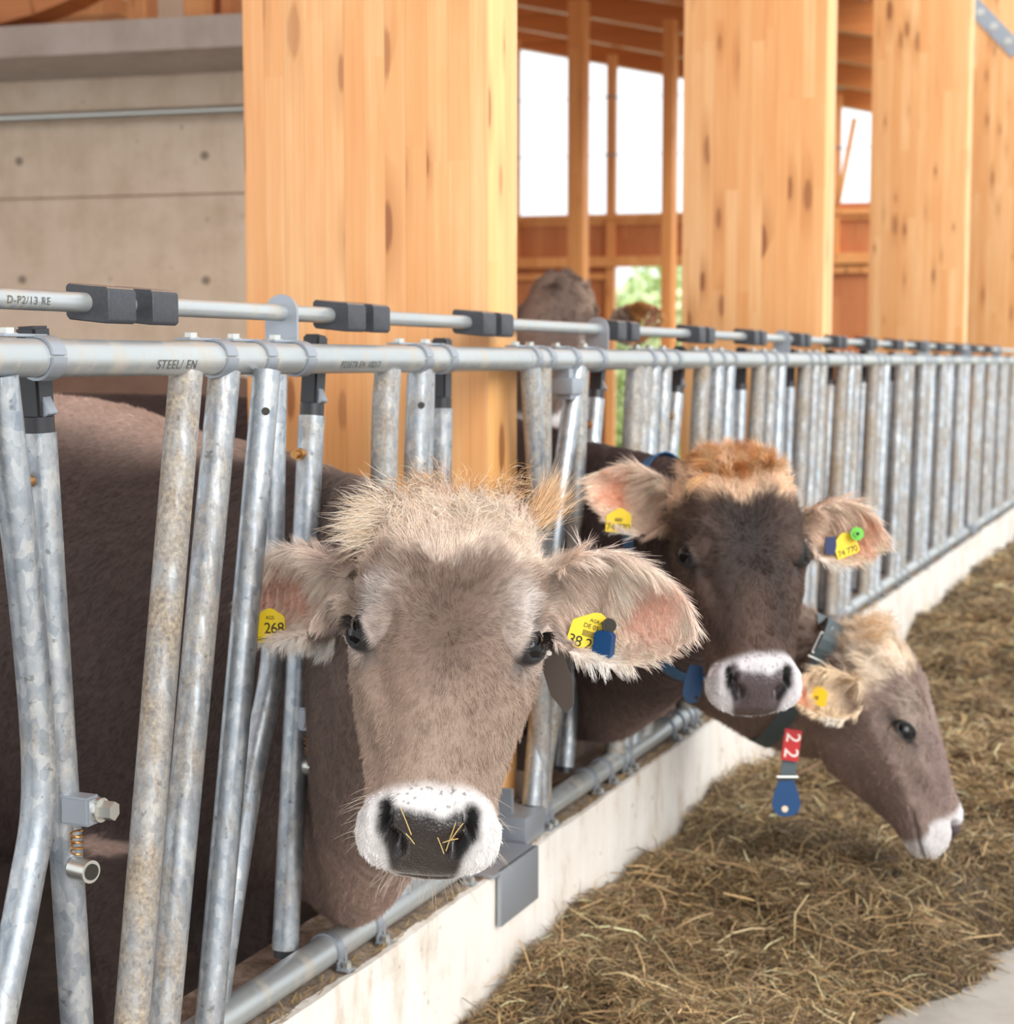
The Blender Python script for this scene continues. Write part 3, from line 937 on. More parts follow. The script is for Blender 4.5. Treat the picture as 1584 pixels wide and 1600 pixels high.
def ear_mesh(B, T, up, face, wid, roll=0.0, cup=1.0, th=.0075):
    """leaf shaped cup from base B to tip T; returns vertices, faces, centre line frame"""
    B = np.array(B, float); T = np.array(T, float)
    L = np.linalg.norm(T - B); d = (T - B) / L
    w = up - d * (up @ d); w = unit(w)
    f = np.cross(w, d)
    if f @ face < 0: f = -f
    ns, na = 34, 22
    V = []; Fc = []
    for i in range(ns):
        s = i / (ns - 1)
        hw = wid * .5 * (max(0.0, math.sin(math.pi * min(1, s * .80 + .115))) ** .80) * (1 - .15 * s)
        if s < .22: hw = hw * (s / .22) ** .8 * .55 + wid * .20 * (1 - s / .22) + .45 * hw * s / .22
        if s > .86: hw *= math.sqrt(max(0.02, 1 - ((s - .86) / .145) ** 2))
        Phi = math.radians(165 * (1 - sstep(0, .42, s)) + (72 * cup + 8) * sstep(0, .42, s) - 25 * sstep(.5, 1, s) * cup)
        sn = math.sin(min(Phi, math.pi / 2))
        Rr = hw / sn
        bend = -.16 * L * (s - .35) ** 2
        C_ = B + d * L * s + f * (bend + (Rr * math.cos(Phi) if Phi < math.pi / 2 else 0)) + w * (.12 * wid * math.sin(s * math.pi) * roll)
        tt = th * (1 - .35 * s)
        for rad in (Rr, max(Rr - tt, Rr * .45)):
            rng = range(na) if rad == Rr else range(na - 1, -1, -1)
            for k in rng:
                ph = -Phi + 2 * Phi * k / (na - 1)
                V.append(C_ + w * rad * math.sin(ph) - f * rad * math.cos(ph))
    M_ = 2 * na
    for i in range(ns - 1):
        for k in range(M_):
            Fc.append((i * M_ + k, i * M_ + (k + 1) % M_, (i + 1) * M_ + (k + 1) % M_, (i + 1) * M_ + k))
    Fc.append(tuple(range(M_ - 1, -1, -1))); Fc.append(tuple((ns - 1) * M_ + k for k in range(M_)))
    return np.array(V), Fc, (B, d, L, w, f)

def sweep_body(sec, n=60, na=48, ex=2.25):
    """sections: x, y, z of back, z of belly, half width"""
    S = cubic(sec, n)
    V = []
    for i, (x, y, zt, zb, w) in enumerate(S):
        j0, j1 = max(0, i - 1), min(n - 1, i + 1)
        t = S[j1, :2] - S[j0, :2]; t /= np.linalg.norm(t) + 1e-9
        lat = np.array((t[1], -t[0]))
        zc, h = (zt + zb) / 2, (zt - zb) / 2
        for k in range(na):
            a = 2 * math.pi * k / na
            c, s = math.cos(a), math.sin(a)
            q = math.copysign(abs(c) ** (2 / ex), c) * w * (1 - .28 * max(0, s) ** 2)
            V.append((x + lat[0] * q, y + lat[1] * q, zc + h * math.copysign(abs(s) ** (2 / ex), s)))
    Fc = []
    for i in range(n - 1):
        for k in range(na):
            Fc.append((i * na + k, i * na + (k + 1) % na, (i + 1) * na + (k + 1) % na, (i + 1) * na + k))
    Fc.append(tuple(range(na))); Fc.append(tuple((n - 1) * na + k for k in range(na - 1, -1, -1)))
    return np.array(V), Fc

def remesh(parts, voxel, flip=True):
    V = []; Fc = []; o = 0
    for v, f in parts:
        V += [tuple(map(float, p)) for p in v]; Fc += [tuple(i + o for i in q) for q in f]; o += len(v)
    me = bpy.data.meshes.new('tmp'); me.from_pydata(V, [], Fc)
    bm = bmesh.new(); bm.from_mesh(me); bmesh.ops.recalc_face_normals(bm, faces=bm.faces[:]); bm.to_mesh(me); bm.free()
    ob = bpy.data.objects.new('tmp', me); COL.objects.link(ob)
    md = ob.modifiers.new('r', 'REMESH'); md.mode = 'VOXEL'; md.voxel_size = voxel
    dg = bpy.context.evaluated_depsgraph_get()
    m2 = bpy.data.meshes.new_from_object(ob.evaluated_get(dg))
    bpy.data.objects.remove(ob); bpy.data.meshes.remove(me)
    n = len(m2.vertices); P = np.empty(n * 3); m2.vertices.foreach_get('co', P); P = P.reshape(-1, 3)
    Q = np.array([tuple(p.vertices) if len(p.vertices) == 4 else tuple(p.vertices) + (p.vertices[-1],) for p in m2.polygons])
    E = np.empty(len(m2.edges) * 2, np.int32); m2.edges.foreach_get('vertices', E); E = E.reshape(-1, 2)
    bpy.data.meshes.remove(m2)
    return P, Q, E

def smooth(P, E, it, w=None, lam=.5):
    n = len(P)
    deg = np.bincount(E.ravel(), minlength=n).astype(float)
    deg[deg == 0] = 1
    ww = lam if w is None else (lam * w)[:, None]
    for _ in range(it):
        A = np.zeros_like(P)
        for c in range(3):
            A[:, c] = np.bincount(E[:, 0], P[E[:, 1], c], n) + np.bincount(E[:, 1], P[E[:, 0], c], n)
        P = P + ww * (A / deg[:, None] - P)
    return P

def vnormals(P, Q):
    a = np.cross(P[Q[:, 2]] - P[Q[:, 0]], P[Q[:, 3]] - P[Q[:, 1]])
    N = np.zeros_like(P)
    for k in range(4):
        for c in range(3):
            N[:, c] += np.bincount(Q[:, k], a[:, c], len(P))
    return N / (np.linalg.norm(N, axis=1)[:, None] + 1e-12)

def gauss(d2, s): return np.exp(-d2 / (2 * s * s))

def seg_dist(P, a, b):
    a = np.array(a, float); b = np.array(b, float)
    ab = b - a
    t = np.clip(((P - a) @ ab) / (ab @ ab), 0, 1)
    return np.linalg.norm(P - (a + t[:, None] * ab), axis=1), t

EYE_R = .0245
def eye_def(sg):
    c = np.array((sg * .0875, .0, -.001)); e = unit((sg * .82, .0, .57))
    t1 = np.array((sg * .12, .86, -.42)); t1 = unit(t1 - e * (t1 @ e)); t2 = np.cross(e, t1)
    return c, e, t1, t2

def head_features(P, E, Q, C, A, s, k=1.0):
    """P world -> detailed P; A rows are er, eu, en"""
    L = (P - C) @ A.T / s
    N = vnormals(P, Q) @ A.T
    inhead = (np.abs(L[:, 0]) < .135) & (L[:, 1] > -.28) & (L[:, 1] < .24) & (L[:, 2] > -.2) & (L[:, 2] < .08)
    D = np.zeros(len(P))
    ar = np.abs(L[:, 0])
    X = np.stack([ar, L[:, 1], L[:, 2]], 1)
    front = sstep(-.06, -.01, L[:, 2])
    # brow ridge, temple hollow, tear groove, facial crest, muzzle swell, forehead boss
    d, _ = seg_dist(X, (.078, .045, .046), (.108, .026, .020)); D += .0085 * gauss(d ** 2, .014)
    d, _ = seg_dist(X, (.098, .10, .010), (.108, .06, -.02)); D -= .006 * gauss(d ** 2, .018)
    d, _ = seg_dist(X, (.083, -.028, .032), (.062, -.105, .036)); D -= .0085 * gauss(d ** 2, .0080)
    d, _ = seg_dist(X, (.088, -.045, .012), (.070, -.130, .015)); D += .0065 * gauss(d ** 2, .012)
    d, _ = seg_dist(X, (.070, -.13, .0), (.060, -.17, .0)); D -= .007 * gauss(d ** 2, .018)
    d, _ = seg_dist(X, (.0, .05, .05), (.0, -.02, .05)); D -= .0045 * gauss(d ** 2, .022)
    d, _ = seg_dist(X, (.045, .10, .045), (.05, .06, .048)); D += .0035 * gauss(d ** 2, .022)
    for a_, b_ in (((.070, .03, .046), (.060, -.03, .046)), ((.083, .045, .035), (.078, .0, .040))):
        d, _ = seg_dist(X, a_, b_); D -= .0022 * gauss(d ** 2, .0035)
    # nostrils: curved slits on the outer corners of the nose pad
    w = front * 0 + (L[:, 2] > -.045)
    XY = np.stack([ar, L[:, 1], np.zeros(len(P))], 1)
    d1, _ = seg_dist(XY, (.0475, -.208, 0), (.0470, -.228, 0)); d2, _ = seg_dist(XY, (.0470, -.228, 0), (.030, -.2440, 0))
    dn = np.minimum(d1, d2 + .0025)
    D -= .024 * gauss(dn ** 2, .0058) * w
    d, _ = seg_dist(XY, (.040, -.205, 0), (.037, -.228, 0)); D += .0045 * gauss(d ** 2, .006) * w
    d, _ = seg_dist(XY, (.060, -.206, 0), (.058, -.232, 0)); D += .004 * gauss(d ** 2, .007) * w
    # mouth
    md = np.abs(L[:, 2] + .050 - .12 * np.clip(L[:, 1] + .25, 0, .1))
    D -= .0045 * gauss(md ** 2, .0035) * sstep(-.135, -.165, L[:, 1])
    D += .003 * gauss((L[:, 2] + .030) ** 2, .012) * sstep(-.19, -.21, L[:, 1])
    D += .0012 * vnoise(L * 38) * front + .0006 * vnoise(L * 110)
    L2 = L + N * (D * inhead)[:, None] * k
    # eyelids drawn round the eyeball
    for sg in (-1, 1):
        c, e, t1, t2 = eye_def(sg)
        v = L2 - c; r = np.linalg.norm(v, axis=1); dd = v / (r[:, None] + 1e-9)
        x = dd @ t1; y = dd @ t2; z = dd @ e
        q = np.sqrt((x / .76) ** 2 + (y / .45) ** 2)
        sel = (z > -.05) & (r < .06) & inhead
        near = sel & (q < 3.0)
        tgt = np.where(q < 1, EYE_R - .006, EYE_R + .0032 - .0015 * sstep(1.25, 1.7, q))
        wgt = np.where(q < 1.45, 1.0, 1 - sstep(1.45, 2.6, q))
        tgt = np.where(q < 1, EYE_R - .006 + .0092 * sstep(.88, 1.0, q), tgt)
        nr = r + (tgt - r) * wgt
        L2 = np.where(near[:, None], c + dd * nr[:, None], L2)
    return C + (L2 * s) @ A

def eyeballs(C, A, s, look=(0, 0, 0)):
    parts = []
    for sg in (-1, 1):
        c, e, t1, t2 = eye_def(sg)
        V = []; Fc = []; Mi = []
        ea = unit(e + np.array((look[0], look[1], 0)))
        nu, nv = 28, 20
        a1 = unit(t1 - ea * (t1 @ ea)); a2 = np.cross(ea, a1)
        for i in range(nv + 1):
            th = math.pi * i / nv
            for k in range(nu):
                ph = 2 * math.pi * k / nu
                d = ea * math.cos(th) + math.sin(th) * (a1 * math.cos(ph) + a2 * math.sin(ph))
                V.append(c + d * EYE_R * (1.04 if th < .5 else 1.0))
        for i in range(nv):
            for k in range(nu):
                Fc.append((i * nu + k, i * nu + (k + 1) % nu, (i + 1) * nu + (k + 1) % nu, (i + 1) * nu + k))
                Mi.append(1 if i < 5 else 2)
        parts.append((C + (np.array(V) * s) @ A, Fc, Mi))
    return parts

class Ear:
    def __init__(s, fr, wid): s.B, s.d, s.L, s.w, s.f = fr; s.wid = wid
    def par(s, P):
        v = P - s.B
        return v @ s.d / s.L, v @ s.w / (s.wid / 2), v @ s.f

def coat(P, N, C, A, s, ears, pal, neckfade):
    L = (P - C) @ A.T / s; Nl = N @ A.T
    r, u, n = L.T; ar = np.abs(r)
    c = lambda k: np.array(lin(pal[k]))
    nz = vnoise(L * 22); nz2 = vnoise(L * 60 + 5); nz3 = vnoise(P * 9)
    col = np.tile(c('face'), (len(P), 1))
    def mixin(mask, k):
        nonlocal col
        m = np.clip(mask, 0, 1)[:, None]; col = col * (1 - m) + c(k) * m
    mixin(sstep(-.02, -.09, n) * .8, 'cheek')
    mixin(gauss(r ** 2, .050) * sstep(.135, .06, u + nz * .02) * sstep(-.12, -.01, u) * .95, 'forehead')
    mixin(gauss((ar - .045) ** 2, .02) * sstep(.0, -.05, u) * sstep(-.19, -.14, u) * .5, 'bridge')
    mixin(sstep(.085, .125, u + nz * .03 + nz2 * .01 + .35 * np.clip(ar - .05, 0, 1)), 'poll')
    mixin(sstep(.165, .20, u + nz * .02 - n * .2) * (.5 + .5 * nz2) * (n > -.06), 'crown')
    mixin(sstep(-.03, -.08, n) * sstep(.06, .12, u) * .8, 'cheek')
    d, _ = seg_dist(np.stack([ar, u, n], 1), (.090, .045, .035), (.112, .02, .0)); mixin(gauss(d ** 2, .019) * .85, 'brow')
    d, _ = seg_dist(np.stack([ar, u, n], 1), (.080, -.03, .032), (.062, -.10, .034)); mixin(gauss(d ** 2, .007) * .55, 'cheek')  # tear groove darkened with cheek colour: its shading painted into the coat
    head = (u < .25) & (ar < .14) & (n > -.22)
    body = 1 - sstep(-.16, -.10, n) * head
    # neck and trunk
    m = np.clip(body, 0, 1)
    colb = c('neck') * (1 - m[:, None] * 0)
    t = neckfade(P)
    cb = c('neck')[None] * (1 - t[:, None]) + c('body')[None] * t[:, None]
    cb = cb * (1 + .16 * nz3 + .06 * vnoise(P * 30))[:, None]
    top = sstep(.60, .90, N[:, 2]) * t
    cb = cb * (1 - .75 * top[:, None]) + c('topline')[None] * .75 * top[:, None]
    low = sstep(.62, .45, P[:, 2]) * (1 - t) * .5
    cb = cb * (1 - low[:, None]) + c('belly')[None] * low[:, None]
    out = (~head) | (n < -.15)
    f = np.where(head, sstep(-.10, -.17, n), 1.0)[:, None]
    # the front of the nose may swing past the head box only for neck vertices
    col = col * (1 - f) + cb * f
    # white muzzle, dark nose pad
    edge = u + nz * .006 + .012 * np.clip(n < -.02, 0, 1) - .10 * np.clip(ar - .055, 0, 1) + .25 * np.clip(.0 - n, 0, .1)
    mz = sstep(-.174, -.194, edge) * head
    mixin(mz, 'muzzle')
    padw = .052 - .30 * np.clip(-.215 - u, 0, .05) - .25 * np.clip(-.02 - n, 0, .05)
    pad = sstep(-.210, -.222, u + nz2 * .003 - .30 * np.clip(ar - .012, 0, 1)) * sstep(padw + .005, padw - .004, ar + nz2 * .002) * sstep(-.064, -.058, n) * head
    XY = np.stack([ar, u, np.zeros(len(P))], 1)
    d1, _ = seg_dist(XY, (.0475, -.206, 0), (.0470, -.228, 0)); d2, _ = seg_dist(XY, (.0470, -.228, 0), (.034, -.2440, 0))
    pad = np.maximum(pad, gauss(np.minimum(d1, d2) ** 2, .0065) * 1.3 * (n > -.05) * head)
    pad = np.clip(pad, 0, 1)
    mixin(pad, 'nose')
    mixin(np.maximum(sstep(.0078, .0052, d1), sstep(.0052, .0032, d2)) * (n > -.05) * head, 'black')
    # speckled whisker roots above the pad
    sp = (vnoise(L * 330) > .62) * sstep(-.178, -.19, u) * sstep(.05, .035, ar) * (n > 0) * head * (1 - pad) * .7
    mixin(sp, 'nose')
    dm = np.abs(n + .050 - .12 * np.clip(u + .25, 0, .1)); mixin(gauss(dm ** 2, .003) * sstep(-.15, -.18, u) * .7 * head, 'nose')
    lid = np.zeros(len(P))
    for sg in (-1, 1):
        cc, e, t1, t2 = eye_def(sg)
        v = L - cc; rr = np.linalg.norm(v, axis=1); dd = v / (rr[:, None] + 1e-9)
        q = np.sqrt(((dd @ t1) / .76) ** 2 + ((dd @ t2) / .45) ** 2)
        ok = (dd @ e > 0) & (rr < .045)
        l_ = sstep(1.55, 1.2, q) * ok; lid = np.maximum(lid, l_)
        # dark pigment drawn out at the inner corner
        d, _ = seg_dist(L, cc + e * .024 - t1 * .018, cc + e * .024 - t1 * .034 + np.array((-sg * .006, 0, .004))); l2 = gauss(d ** 2, .0045) * .8
        mixin(l2 * ok, 'lid')
        mixin(sstep(2.6, 1.6, q) * ok * .35, 'brow')
    mixin(lid, 'lid')
    earw = np.zeros(len(P)); inner = np.zeros(len(P)); es = np.zeros(len(P)); et = np.zeros(len(P)); eid = np.zeros(len(P), int)
    for k_, e in enumerate(ears):
        s_, t_, f_ = e.par(P)
        m_ = (s_ > .02) & (s_ < 1.12) & (np.abs(t_) < np.where(s_ < .3, .75, 1.12)) & (np.abs(f_) < .065 * s) & ((ar > .118) | (n < -.03) | (s_ > .3))
        w_ = sstep(.03, .22, s_) * m_
        newer = w_ > earw
        earw = np.where(newer, w_, earw); eid = np.where(newer, k_, eid)
        inn = sstep(-.1, .35, N @ e.f)
        inner = np.where(newer, inn, inner); es = np.where(newer, s_, es); et = np.where(newer, t_, et)
    ec = c('ear_out')[None] * np.ones((len(P), 1))
    ein = c('ear_in')[None] * np.ones((len(P), 1))
    pk = (sstep(.45, .60, es + nz * .05) * sstep(.95, .78, es) * sstep(.70, .30, np.abs(et - .1)) * (.75 + .25 * nz))[:, None]
    ein = ein * (1 - pk) + c('ear_pink')[None] * pk
    ec = ec * (1 - inner[:, None]) + ein * inner[:, None]
    rim = (sstep(.72, .98, np.abs(et)) * (et < 0) * sstep(.25, .4, es))[:, None] * .8
    ec = ec * (1 - rim) + c('ear_rim')[None] * rim
    col = col * (1 - earw[:, None]) + ec * earw[:, None]
    col *= (1 + .07 * nz2)[:, None] * (1 + .05 * vnoise(L * 9))[:, None]
    blk = gauss(np.minimum(d1, d2) ** 2, .006) * (n > -.05) * head
    return np.clip(col, 0, 1), np.clip(pad * (1 - .9 * blk) + lid * .2, 0, 1), dict(ear=earw, inner=inner, es=es, et=et, eid=eid, L=L, lid=lid, pad=pad, head=head * (n > -.15))

def make_hair(name, parent, pos, D, ln, colr, rad, seed=0, droop=.15, curl=0.0, sidev=None):
    n = len(pos); npt = 5
    rg = np.random.default_rng(seed)
    hc = bpy.data.hair_curves.new(name)
    hc.add_curves([npt] * n)
    P = np.empty((n, npt, 3))
    side = rg.normal(size=(n, 3)) if sidev is None else sidev.copy(); side -= D * np.sum(side * D, 1)[:, None]; side /= np.linalg.norm(side, axis=1)[:, None] + 1e-9
    cl = (np.broadcast_to(np.asarray(curl, float), (n,)) * rg.uniform(.3, 1.2, n))[:, None]
    for i in range(npt):
        t = i / (npt - 1)
        P[:, i] = pos + D * (ln * t)[:, None] + side * cl * (ln * t * t)[:, None] + np.array((0, 0, -1.0)) * (np.broadcast_to(droop, (n,)) * ln * t * t)[:, None]
    hc.attributes['position'].data.foreach_set('vector', P.ravel().astype(np.float32))
    ra = hc.attributes.get('radius') or hc.attributes.new('radius', 'FLOAT', 'POINT')
    prof = np.array([1, .95, .8, .55, .15])
    ra.data.foreach_set('value', (np.broadcast_to(rad, (n,))[:, None] * prof[None]).ravel().astype(np.float32))
    ca = hc.attributes.new('coat', 'FLOAT_COLOR', 'CURVE')
    ca.data.foreach_set('color', np.hstack([np.clip(colr, 0, 1), np.ones((n, 1))]).ravel().astype(np.float32))
    hc.materials.append(M['hair'])
    o = bpy.data.objects.new(name, hc)
    return link(o, parent)

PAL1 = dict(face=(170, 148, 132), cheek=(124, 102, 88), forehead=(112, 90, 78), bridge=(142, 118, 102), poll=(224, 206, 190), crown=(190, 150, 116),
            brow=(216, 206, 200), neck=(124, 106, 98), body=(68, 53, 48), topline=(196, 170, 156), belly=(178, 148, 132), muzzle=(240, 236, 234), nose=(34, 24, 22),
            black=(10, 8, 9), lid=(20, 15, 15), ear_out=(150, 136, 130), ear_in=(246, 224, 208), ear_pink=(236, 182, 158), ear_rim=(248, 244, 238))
PAL2 = dict(PAL1, face=(94, 72, 60), cheek=(84, 64, 54), forehead=(44, 34, 32), bridge=(40, 31, 31), poll=(226, 192, 160), crown=(200, 140, 84),
            brow=(84, 68, 60), neck=(84, 68, 64), body=(64, 50, 46), topline=(70, 56, 54), belly=(160, 136, 126), nose=(86, 72, 76), ear_out=(170, 154, 148), ear_in=(250, 220, 198),
            ear_pink=(236, 164, 128), muzzle=(232, 228, 230))
PAL3 = dict(PAL1, face=(150, 128, 118), cheek=(140, 118, 108), forehead=(160, 138, 128), bridge=(120, 100, 96), poll=(226, 208, 186), crown=(206, 176, 142), brow=(176, 158, 144),
            neck=(126, 104, 92), body=(110, 88, 76), topline=(120, 98, 86), nose=(92, 78, 80), ear_in=(238, 214, 184), ear_out=(232, 208, 178), ear_pink=(236, 178, 146), muzzle=(236, 232, 232))
PAL5 = dict(PAL1, face=(120, 98, 88), cheek=(100, 80, 70), forehead=(130, 110, 100), poll=(150, 128, 112), crown=(120, 98, 84), neck=(118, 92, 78), body=(120, 92, 76), topline=(140, 112, 96), ear_in=(206, 150, 92), ear_out=(214, 190, 160))

def head_frame(C, tilt, yaw, roll):
    n0 = unit(CAM - C); r0 = unit(np.cross((0, 0, 1), n0)); u0 = np.cross(n0, r0)
    b = math.radians(tilt)
    n = math.cos(b) * n0 + math.sin(b) * u0; u = math.cos(b) * u0 - math.sin(b) * n0; r = r0
    def rot(v, ax, deg):
        return np.array(Matrix.Rotation(math.radians(deg), 3, Vector(ax)) @ Vector(v))
    out = []
    for v in (r, u, n):
        v = rot(v, u0, yaw); v = rot(v, n0, roll); out.append(v)
    return np.array(out)

def leg_part(x, y, z0, r0=.085, r1=.036, bend=.0):
    pts = np.array([(x, y, z0, r0 * 1.2), (x + bend, y, z0 - .25, r0 * .8), (x + bend * 1.3, y, z0 - .42, r1 * 1.3), (x, y, -.05 - .1 + .14, r1), (x + .01, y, -.15 + .05, r1 * 1.35), (x + .03, y, -.15, r1 * 1.45)])
    S = cubic(pts, 20)
    m = MB(); m.tube(S[:, :3], S[:, 3], 16)
    return np.array(m.V), m.F

def build_cow(label, C, A, s, neck, body, legs, ears, pal, vox, bvox, hair, lookdir=(0, 0, 0), seed=1, neckfade=None, extra_hair=None, detail=1.0, name='cow', trunk_hair=None):
    hv, hf = head_mesh()
    hw = C + (hv * s) @ A
    parts = [(hw, hf)]
    E_ = []
    for (B, T, up, face, wid, roll, cup) in ears:
        v, f, fr = ear_mesh(B, T, np.array(up, float), np.array(face, float), wid, roll, cup)
        parts.append((v, f)); E_.append(Ear(fr, wid))
    nv, nf = sweep_body(neck, 50, 40)
    parts.append((nv, nf))
    P, Q, E = remesh(parts, vox)
    L = (P - C) @ A.T / s
    P = smooth(P, E, 2)
    w = sstep(-.07, -.11, L[:, 2]); 
    for e in E_:
        s_, t_, f_ = e.par(P); w = np.maximum(w, gauss((s_ - .06) ** 2, .09) * (np.abs(t_) < 1) * (np.abs(f_) < .05))
        w = np.where((s_ > .25) & (np.abs(f_) < .08) & (np.abs(t_) < 1.4), .22, w)
    P = smooth(P, E, int(26 * (.003 / vox) ** .5) + 3, w)
    if detail > 0:
        P = head_features(P, E, Q, C, A, s, detail)
    N = vnormals(P, Q)
    # skin folds down the throat
    xn = (P - C) @ A[2] / s
    wr = sstep(-.14, -.19, xn) * sstep(1.0, .9, P[:, 2]) * sstep(-.12, .0, P[:, 0])
    P = P + N * (wr * .006 * np.sin((P[:, 0] * .8 - P[:, 1] * .75 + .012 * vnoise(P * 12)) * 300) * (.5 + .5 * vnoise(P * 7)))[:, None]
    N = vnormals(P, Q)
    nfade = neckfade or (lambda p: sstep(.10, -.25, p[:, 0]))
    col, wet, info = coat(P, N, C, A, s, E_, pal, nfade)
    # trunk
    Pb, Qb, Eb = remesh([sweep_body(body, 60, 44, 2.1)] + [leg_part(*l) for l in legs], bvox)
    Pb = smooth(Pb, Eb, 8); Nb = vnormals(Pb, Qb)
    Pb = Pb + Nb * (.006 * vnoise(Pb * 5))[:, None]
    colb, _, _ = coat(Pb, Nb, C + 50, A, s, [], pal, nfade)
    eb = eyeballs(C, A, s, lookdir) if detail > 0 else []
    V = np.vstack([P, Pb] + [e[0] for e in eb])
    Fc = Q.tolist() + (Qb + len(P)).tolist()
    mi = [0] * len(Fc)
    o_ = len(P) + len(Pb)
    for ev, ef, em in eb:
        Fc += [[i + o_ for i in f] for f in ef]; mi += em; o_ += len(ev)
    Fc = [f[:3] if f[2] == f[3] else f for f in Fc]
    me = bpy.data.meshes.new(name)
    me.from_pydata(V.tolist(), [], Fc)
    for k in ('hide', 'eye', 'iris'): me.materials.append(M[k])
    me.polygons.foreach_set('material_index', mi); me.polygons.foreach_set('use_smooth', [True] * len(Fc))
    ca = me.attributes.new('coat', 'FLOAT_COLOR', 'POINT')
    allc = np.vstack([col * .86, colb] + [np.zeros((len(e[0]), 3)) for e in eb])
    ca.data.foreach_set('color', np.hstack([allc, np.ones((len(allc), 1))]).ravel().astype(np.float32))
    wa = me.attributes.new('wet', 'FLOAT', 'POINT')
    wa.data.foreach_set('value', np.concatenate([wet, np.zeros(len(V) - len(P))]).astype(np.float32))
    me.update()
    o = bpy.data.objects.new(name, me); link(o)
    tag(o, label, 'cow', 'cattle at the barrier')
    # ---- hair
    rg = np.random.default_rng(seed)
    if hair:
        cnt, slen, srad = hair
        area = .5 * np.linalg.norm(np.cross(P[Q[:, 2]] - P[Q[:, 0]], P[Q[:, 3]] - P[Q[:, 1]]), axis=1)
        fc = P[Q].mean(1); fn = unit_rows(N[Q].mean(1))
        see = np.sum(fn * unit_rows(CAM - fc), 1)
        g = lambda a: a[Q].mean(1)
        wgt = area * (see > -.30) * (1 - g(info['pad'])) * (g(info['lid']) < .5)
        wgt *= 1 + 1.0 * g(info['ear'])
        wgt *= np.where(fc[:, 0] < min(-.18, C[0] - .5), 0, 1)
        pick = rg.choice(len(Q), cnt, p=wgt / wgt.sum())
        a, b = rg.random(cnt), rg.random(cnt)
        q = Q[pick]
        W = np.stack([(1 - a) * (1 - b), a * (1 - b), a * b, (1 - a) * b], 1)
        ip = lambda arr: (arr[q] * W[:, :, None]).sum(1) if arr.ndim == 2 else (arr[q] * W).sum(1)
        pos = ip(P); nor = unit_rows(ip(N)); cc = ip(col); L = ip(info['L'])
        ear = ip(info['ear']); inn = ip(info['inner']); es = ip(info['es']); et = ip(info['et']); eid = info['eid'][q[:, 0]]
        hd = ip(info['head'].astype(float))
        # growth direction: away from the whorl on the brow, back along the neck, out along the ears
        wh = np.array((0, -.005, .05))
        f1 = (L - wh); f1[:, 2] *= .6
        f1 = unit_rows(f1) @ A
        back = unit_rows(np.tile(np.array((-.55, .25, -.8)), (cnt, 1)))
        F_ = f1 * hd[:, None] + back * (1 - hd[:, None])
        lay = np.full(cnt, .28); ln = np.full(cnt, .010)
        ln = np.where(hd > .5, .0085 + .009 * sstep(.0, .08, L[:, 1]), .011)
        poll = sstep(.08, .17, L[:, 1]) * (hd > .3) * (ear < .3)
        ln = ln + poll * .008 * (.6 + .8 * rg.random(cnt))
        clump = np.stack([vnoise(pos * 55 + 3 * k) for k in range(3)], 1)
        F_ = F_ + clump * (.20 + .75 * poll)[:, None]
        lay = lay + poll * .10
        ln = np.where((L[:, 1] < -.175) & (hd > .5), .0045, ln)
        for k_, e in enumerate(E_):
            m_ = (ear > .25) & (eid == k_)
            dirv = e.d[None] * (.75 + .2 * es[:, None]) + e.w[None] * (np.where(inn > .5, -.55, et * .5))[:, None]
            # hair on the margins points outwards
            edge = sstep(.70, .98, np.abs(et))[:, None]
            dirv = dirv * (1 - edge) + (e.w[None] * np.sign(et)[:, None] * .9 + e.d[None] * .6) * edge
            F_ = np.where(m_[:, None], dirv + clump * .22, F_)
            pk = sstep(.48, .62, es) * sstep(.95, .8, es) * sstep(.60, .30, np.abs(et - .1))
            el = .015 + .018 * (inn > .5) * sstep(-.3, .5, et) * (1 - pk) + .004 * edge[:, 0]
            ln = np.where(m_, np.maximum(el * (1 - .55 * pk * inn), .004), ln)
            lay = np.where(m_, .32 + .2 * edge[:, 0], lay)
        F_ = F_ - nor * np.sum(F_ * nor, 1)[:, None]
        F_ = unit_rows(F_)
        Dv = unit_rows(F_ + nor * lay[:, None] + rg.normal(size=(cnt, 3)) * .13)
        # locks: hairs lean towards the tip of the lock they belong to
        nseed = max(200, cnt // 45)
        sd_i = rg.choice(cnt, nseed, replace=False)
        kd = KDTree(nseed)
        for i_, j_ in enumerate(sd_i): kd.insert(pos[j_], i_)
        kd.balance()
        own = np.array([kd.find(p_)[1] for p_ in pos])
        sj = sd_i[own]
        curlv = rg.normal(size=(nseed, 3))[own] * (.12 + .55 * poll)[:, None]
        tipv = pos[sj] + unit_rows(Dv[sj] + curlv) * (ln * slen * 1.25)[:, None]
        pull = np.clip(.35 + .35 * poll + .15 * (ear > .3), 0, .8)[:, None]
        Dv = unit_rows(Dv * (1 - pull) + unit_rows(tipv - pos) * pull)
        lock_shade = (1 + rg.normal(size=nseed) * .06)[own] * (1 + poll * rg.normal(size=nseed)[own] * .16)
        shade = rg.uniform(.80, 1.30, cnt)[:, None] * np.clip(lock_shade, .5, 1.5)[:, None] * (1 + .10 * vnoise(pos * 120))[:, None]
        ln = ln * slen * rg.uniform(.6, 1.25, cnt)
        make_hair('hair', o, pos - nor * .0005, Dv, ln, cc * shade, srad * (1 + .0 * ln), seed, droop=.10, curl=.12 + .35 * poll)
        if extra_hair: extra_hair(o, A, C, s, rg)
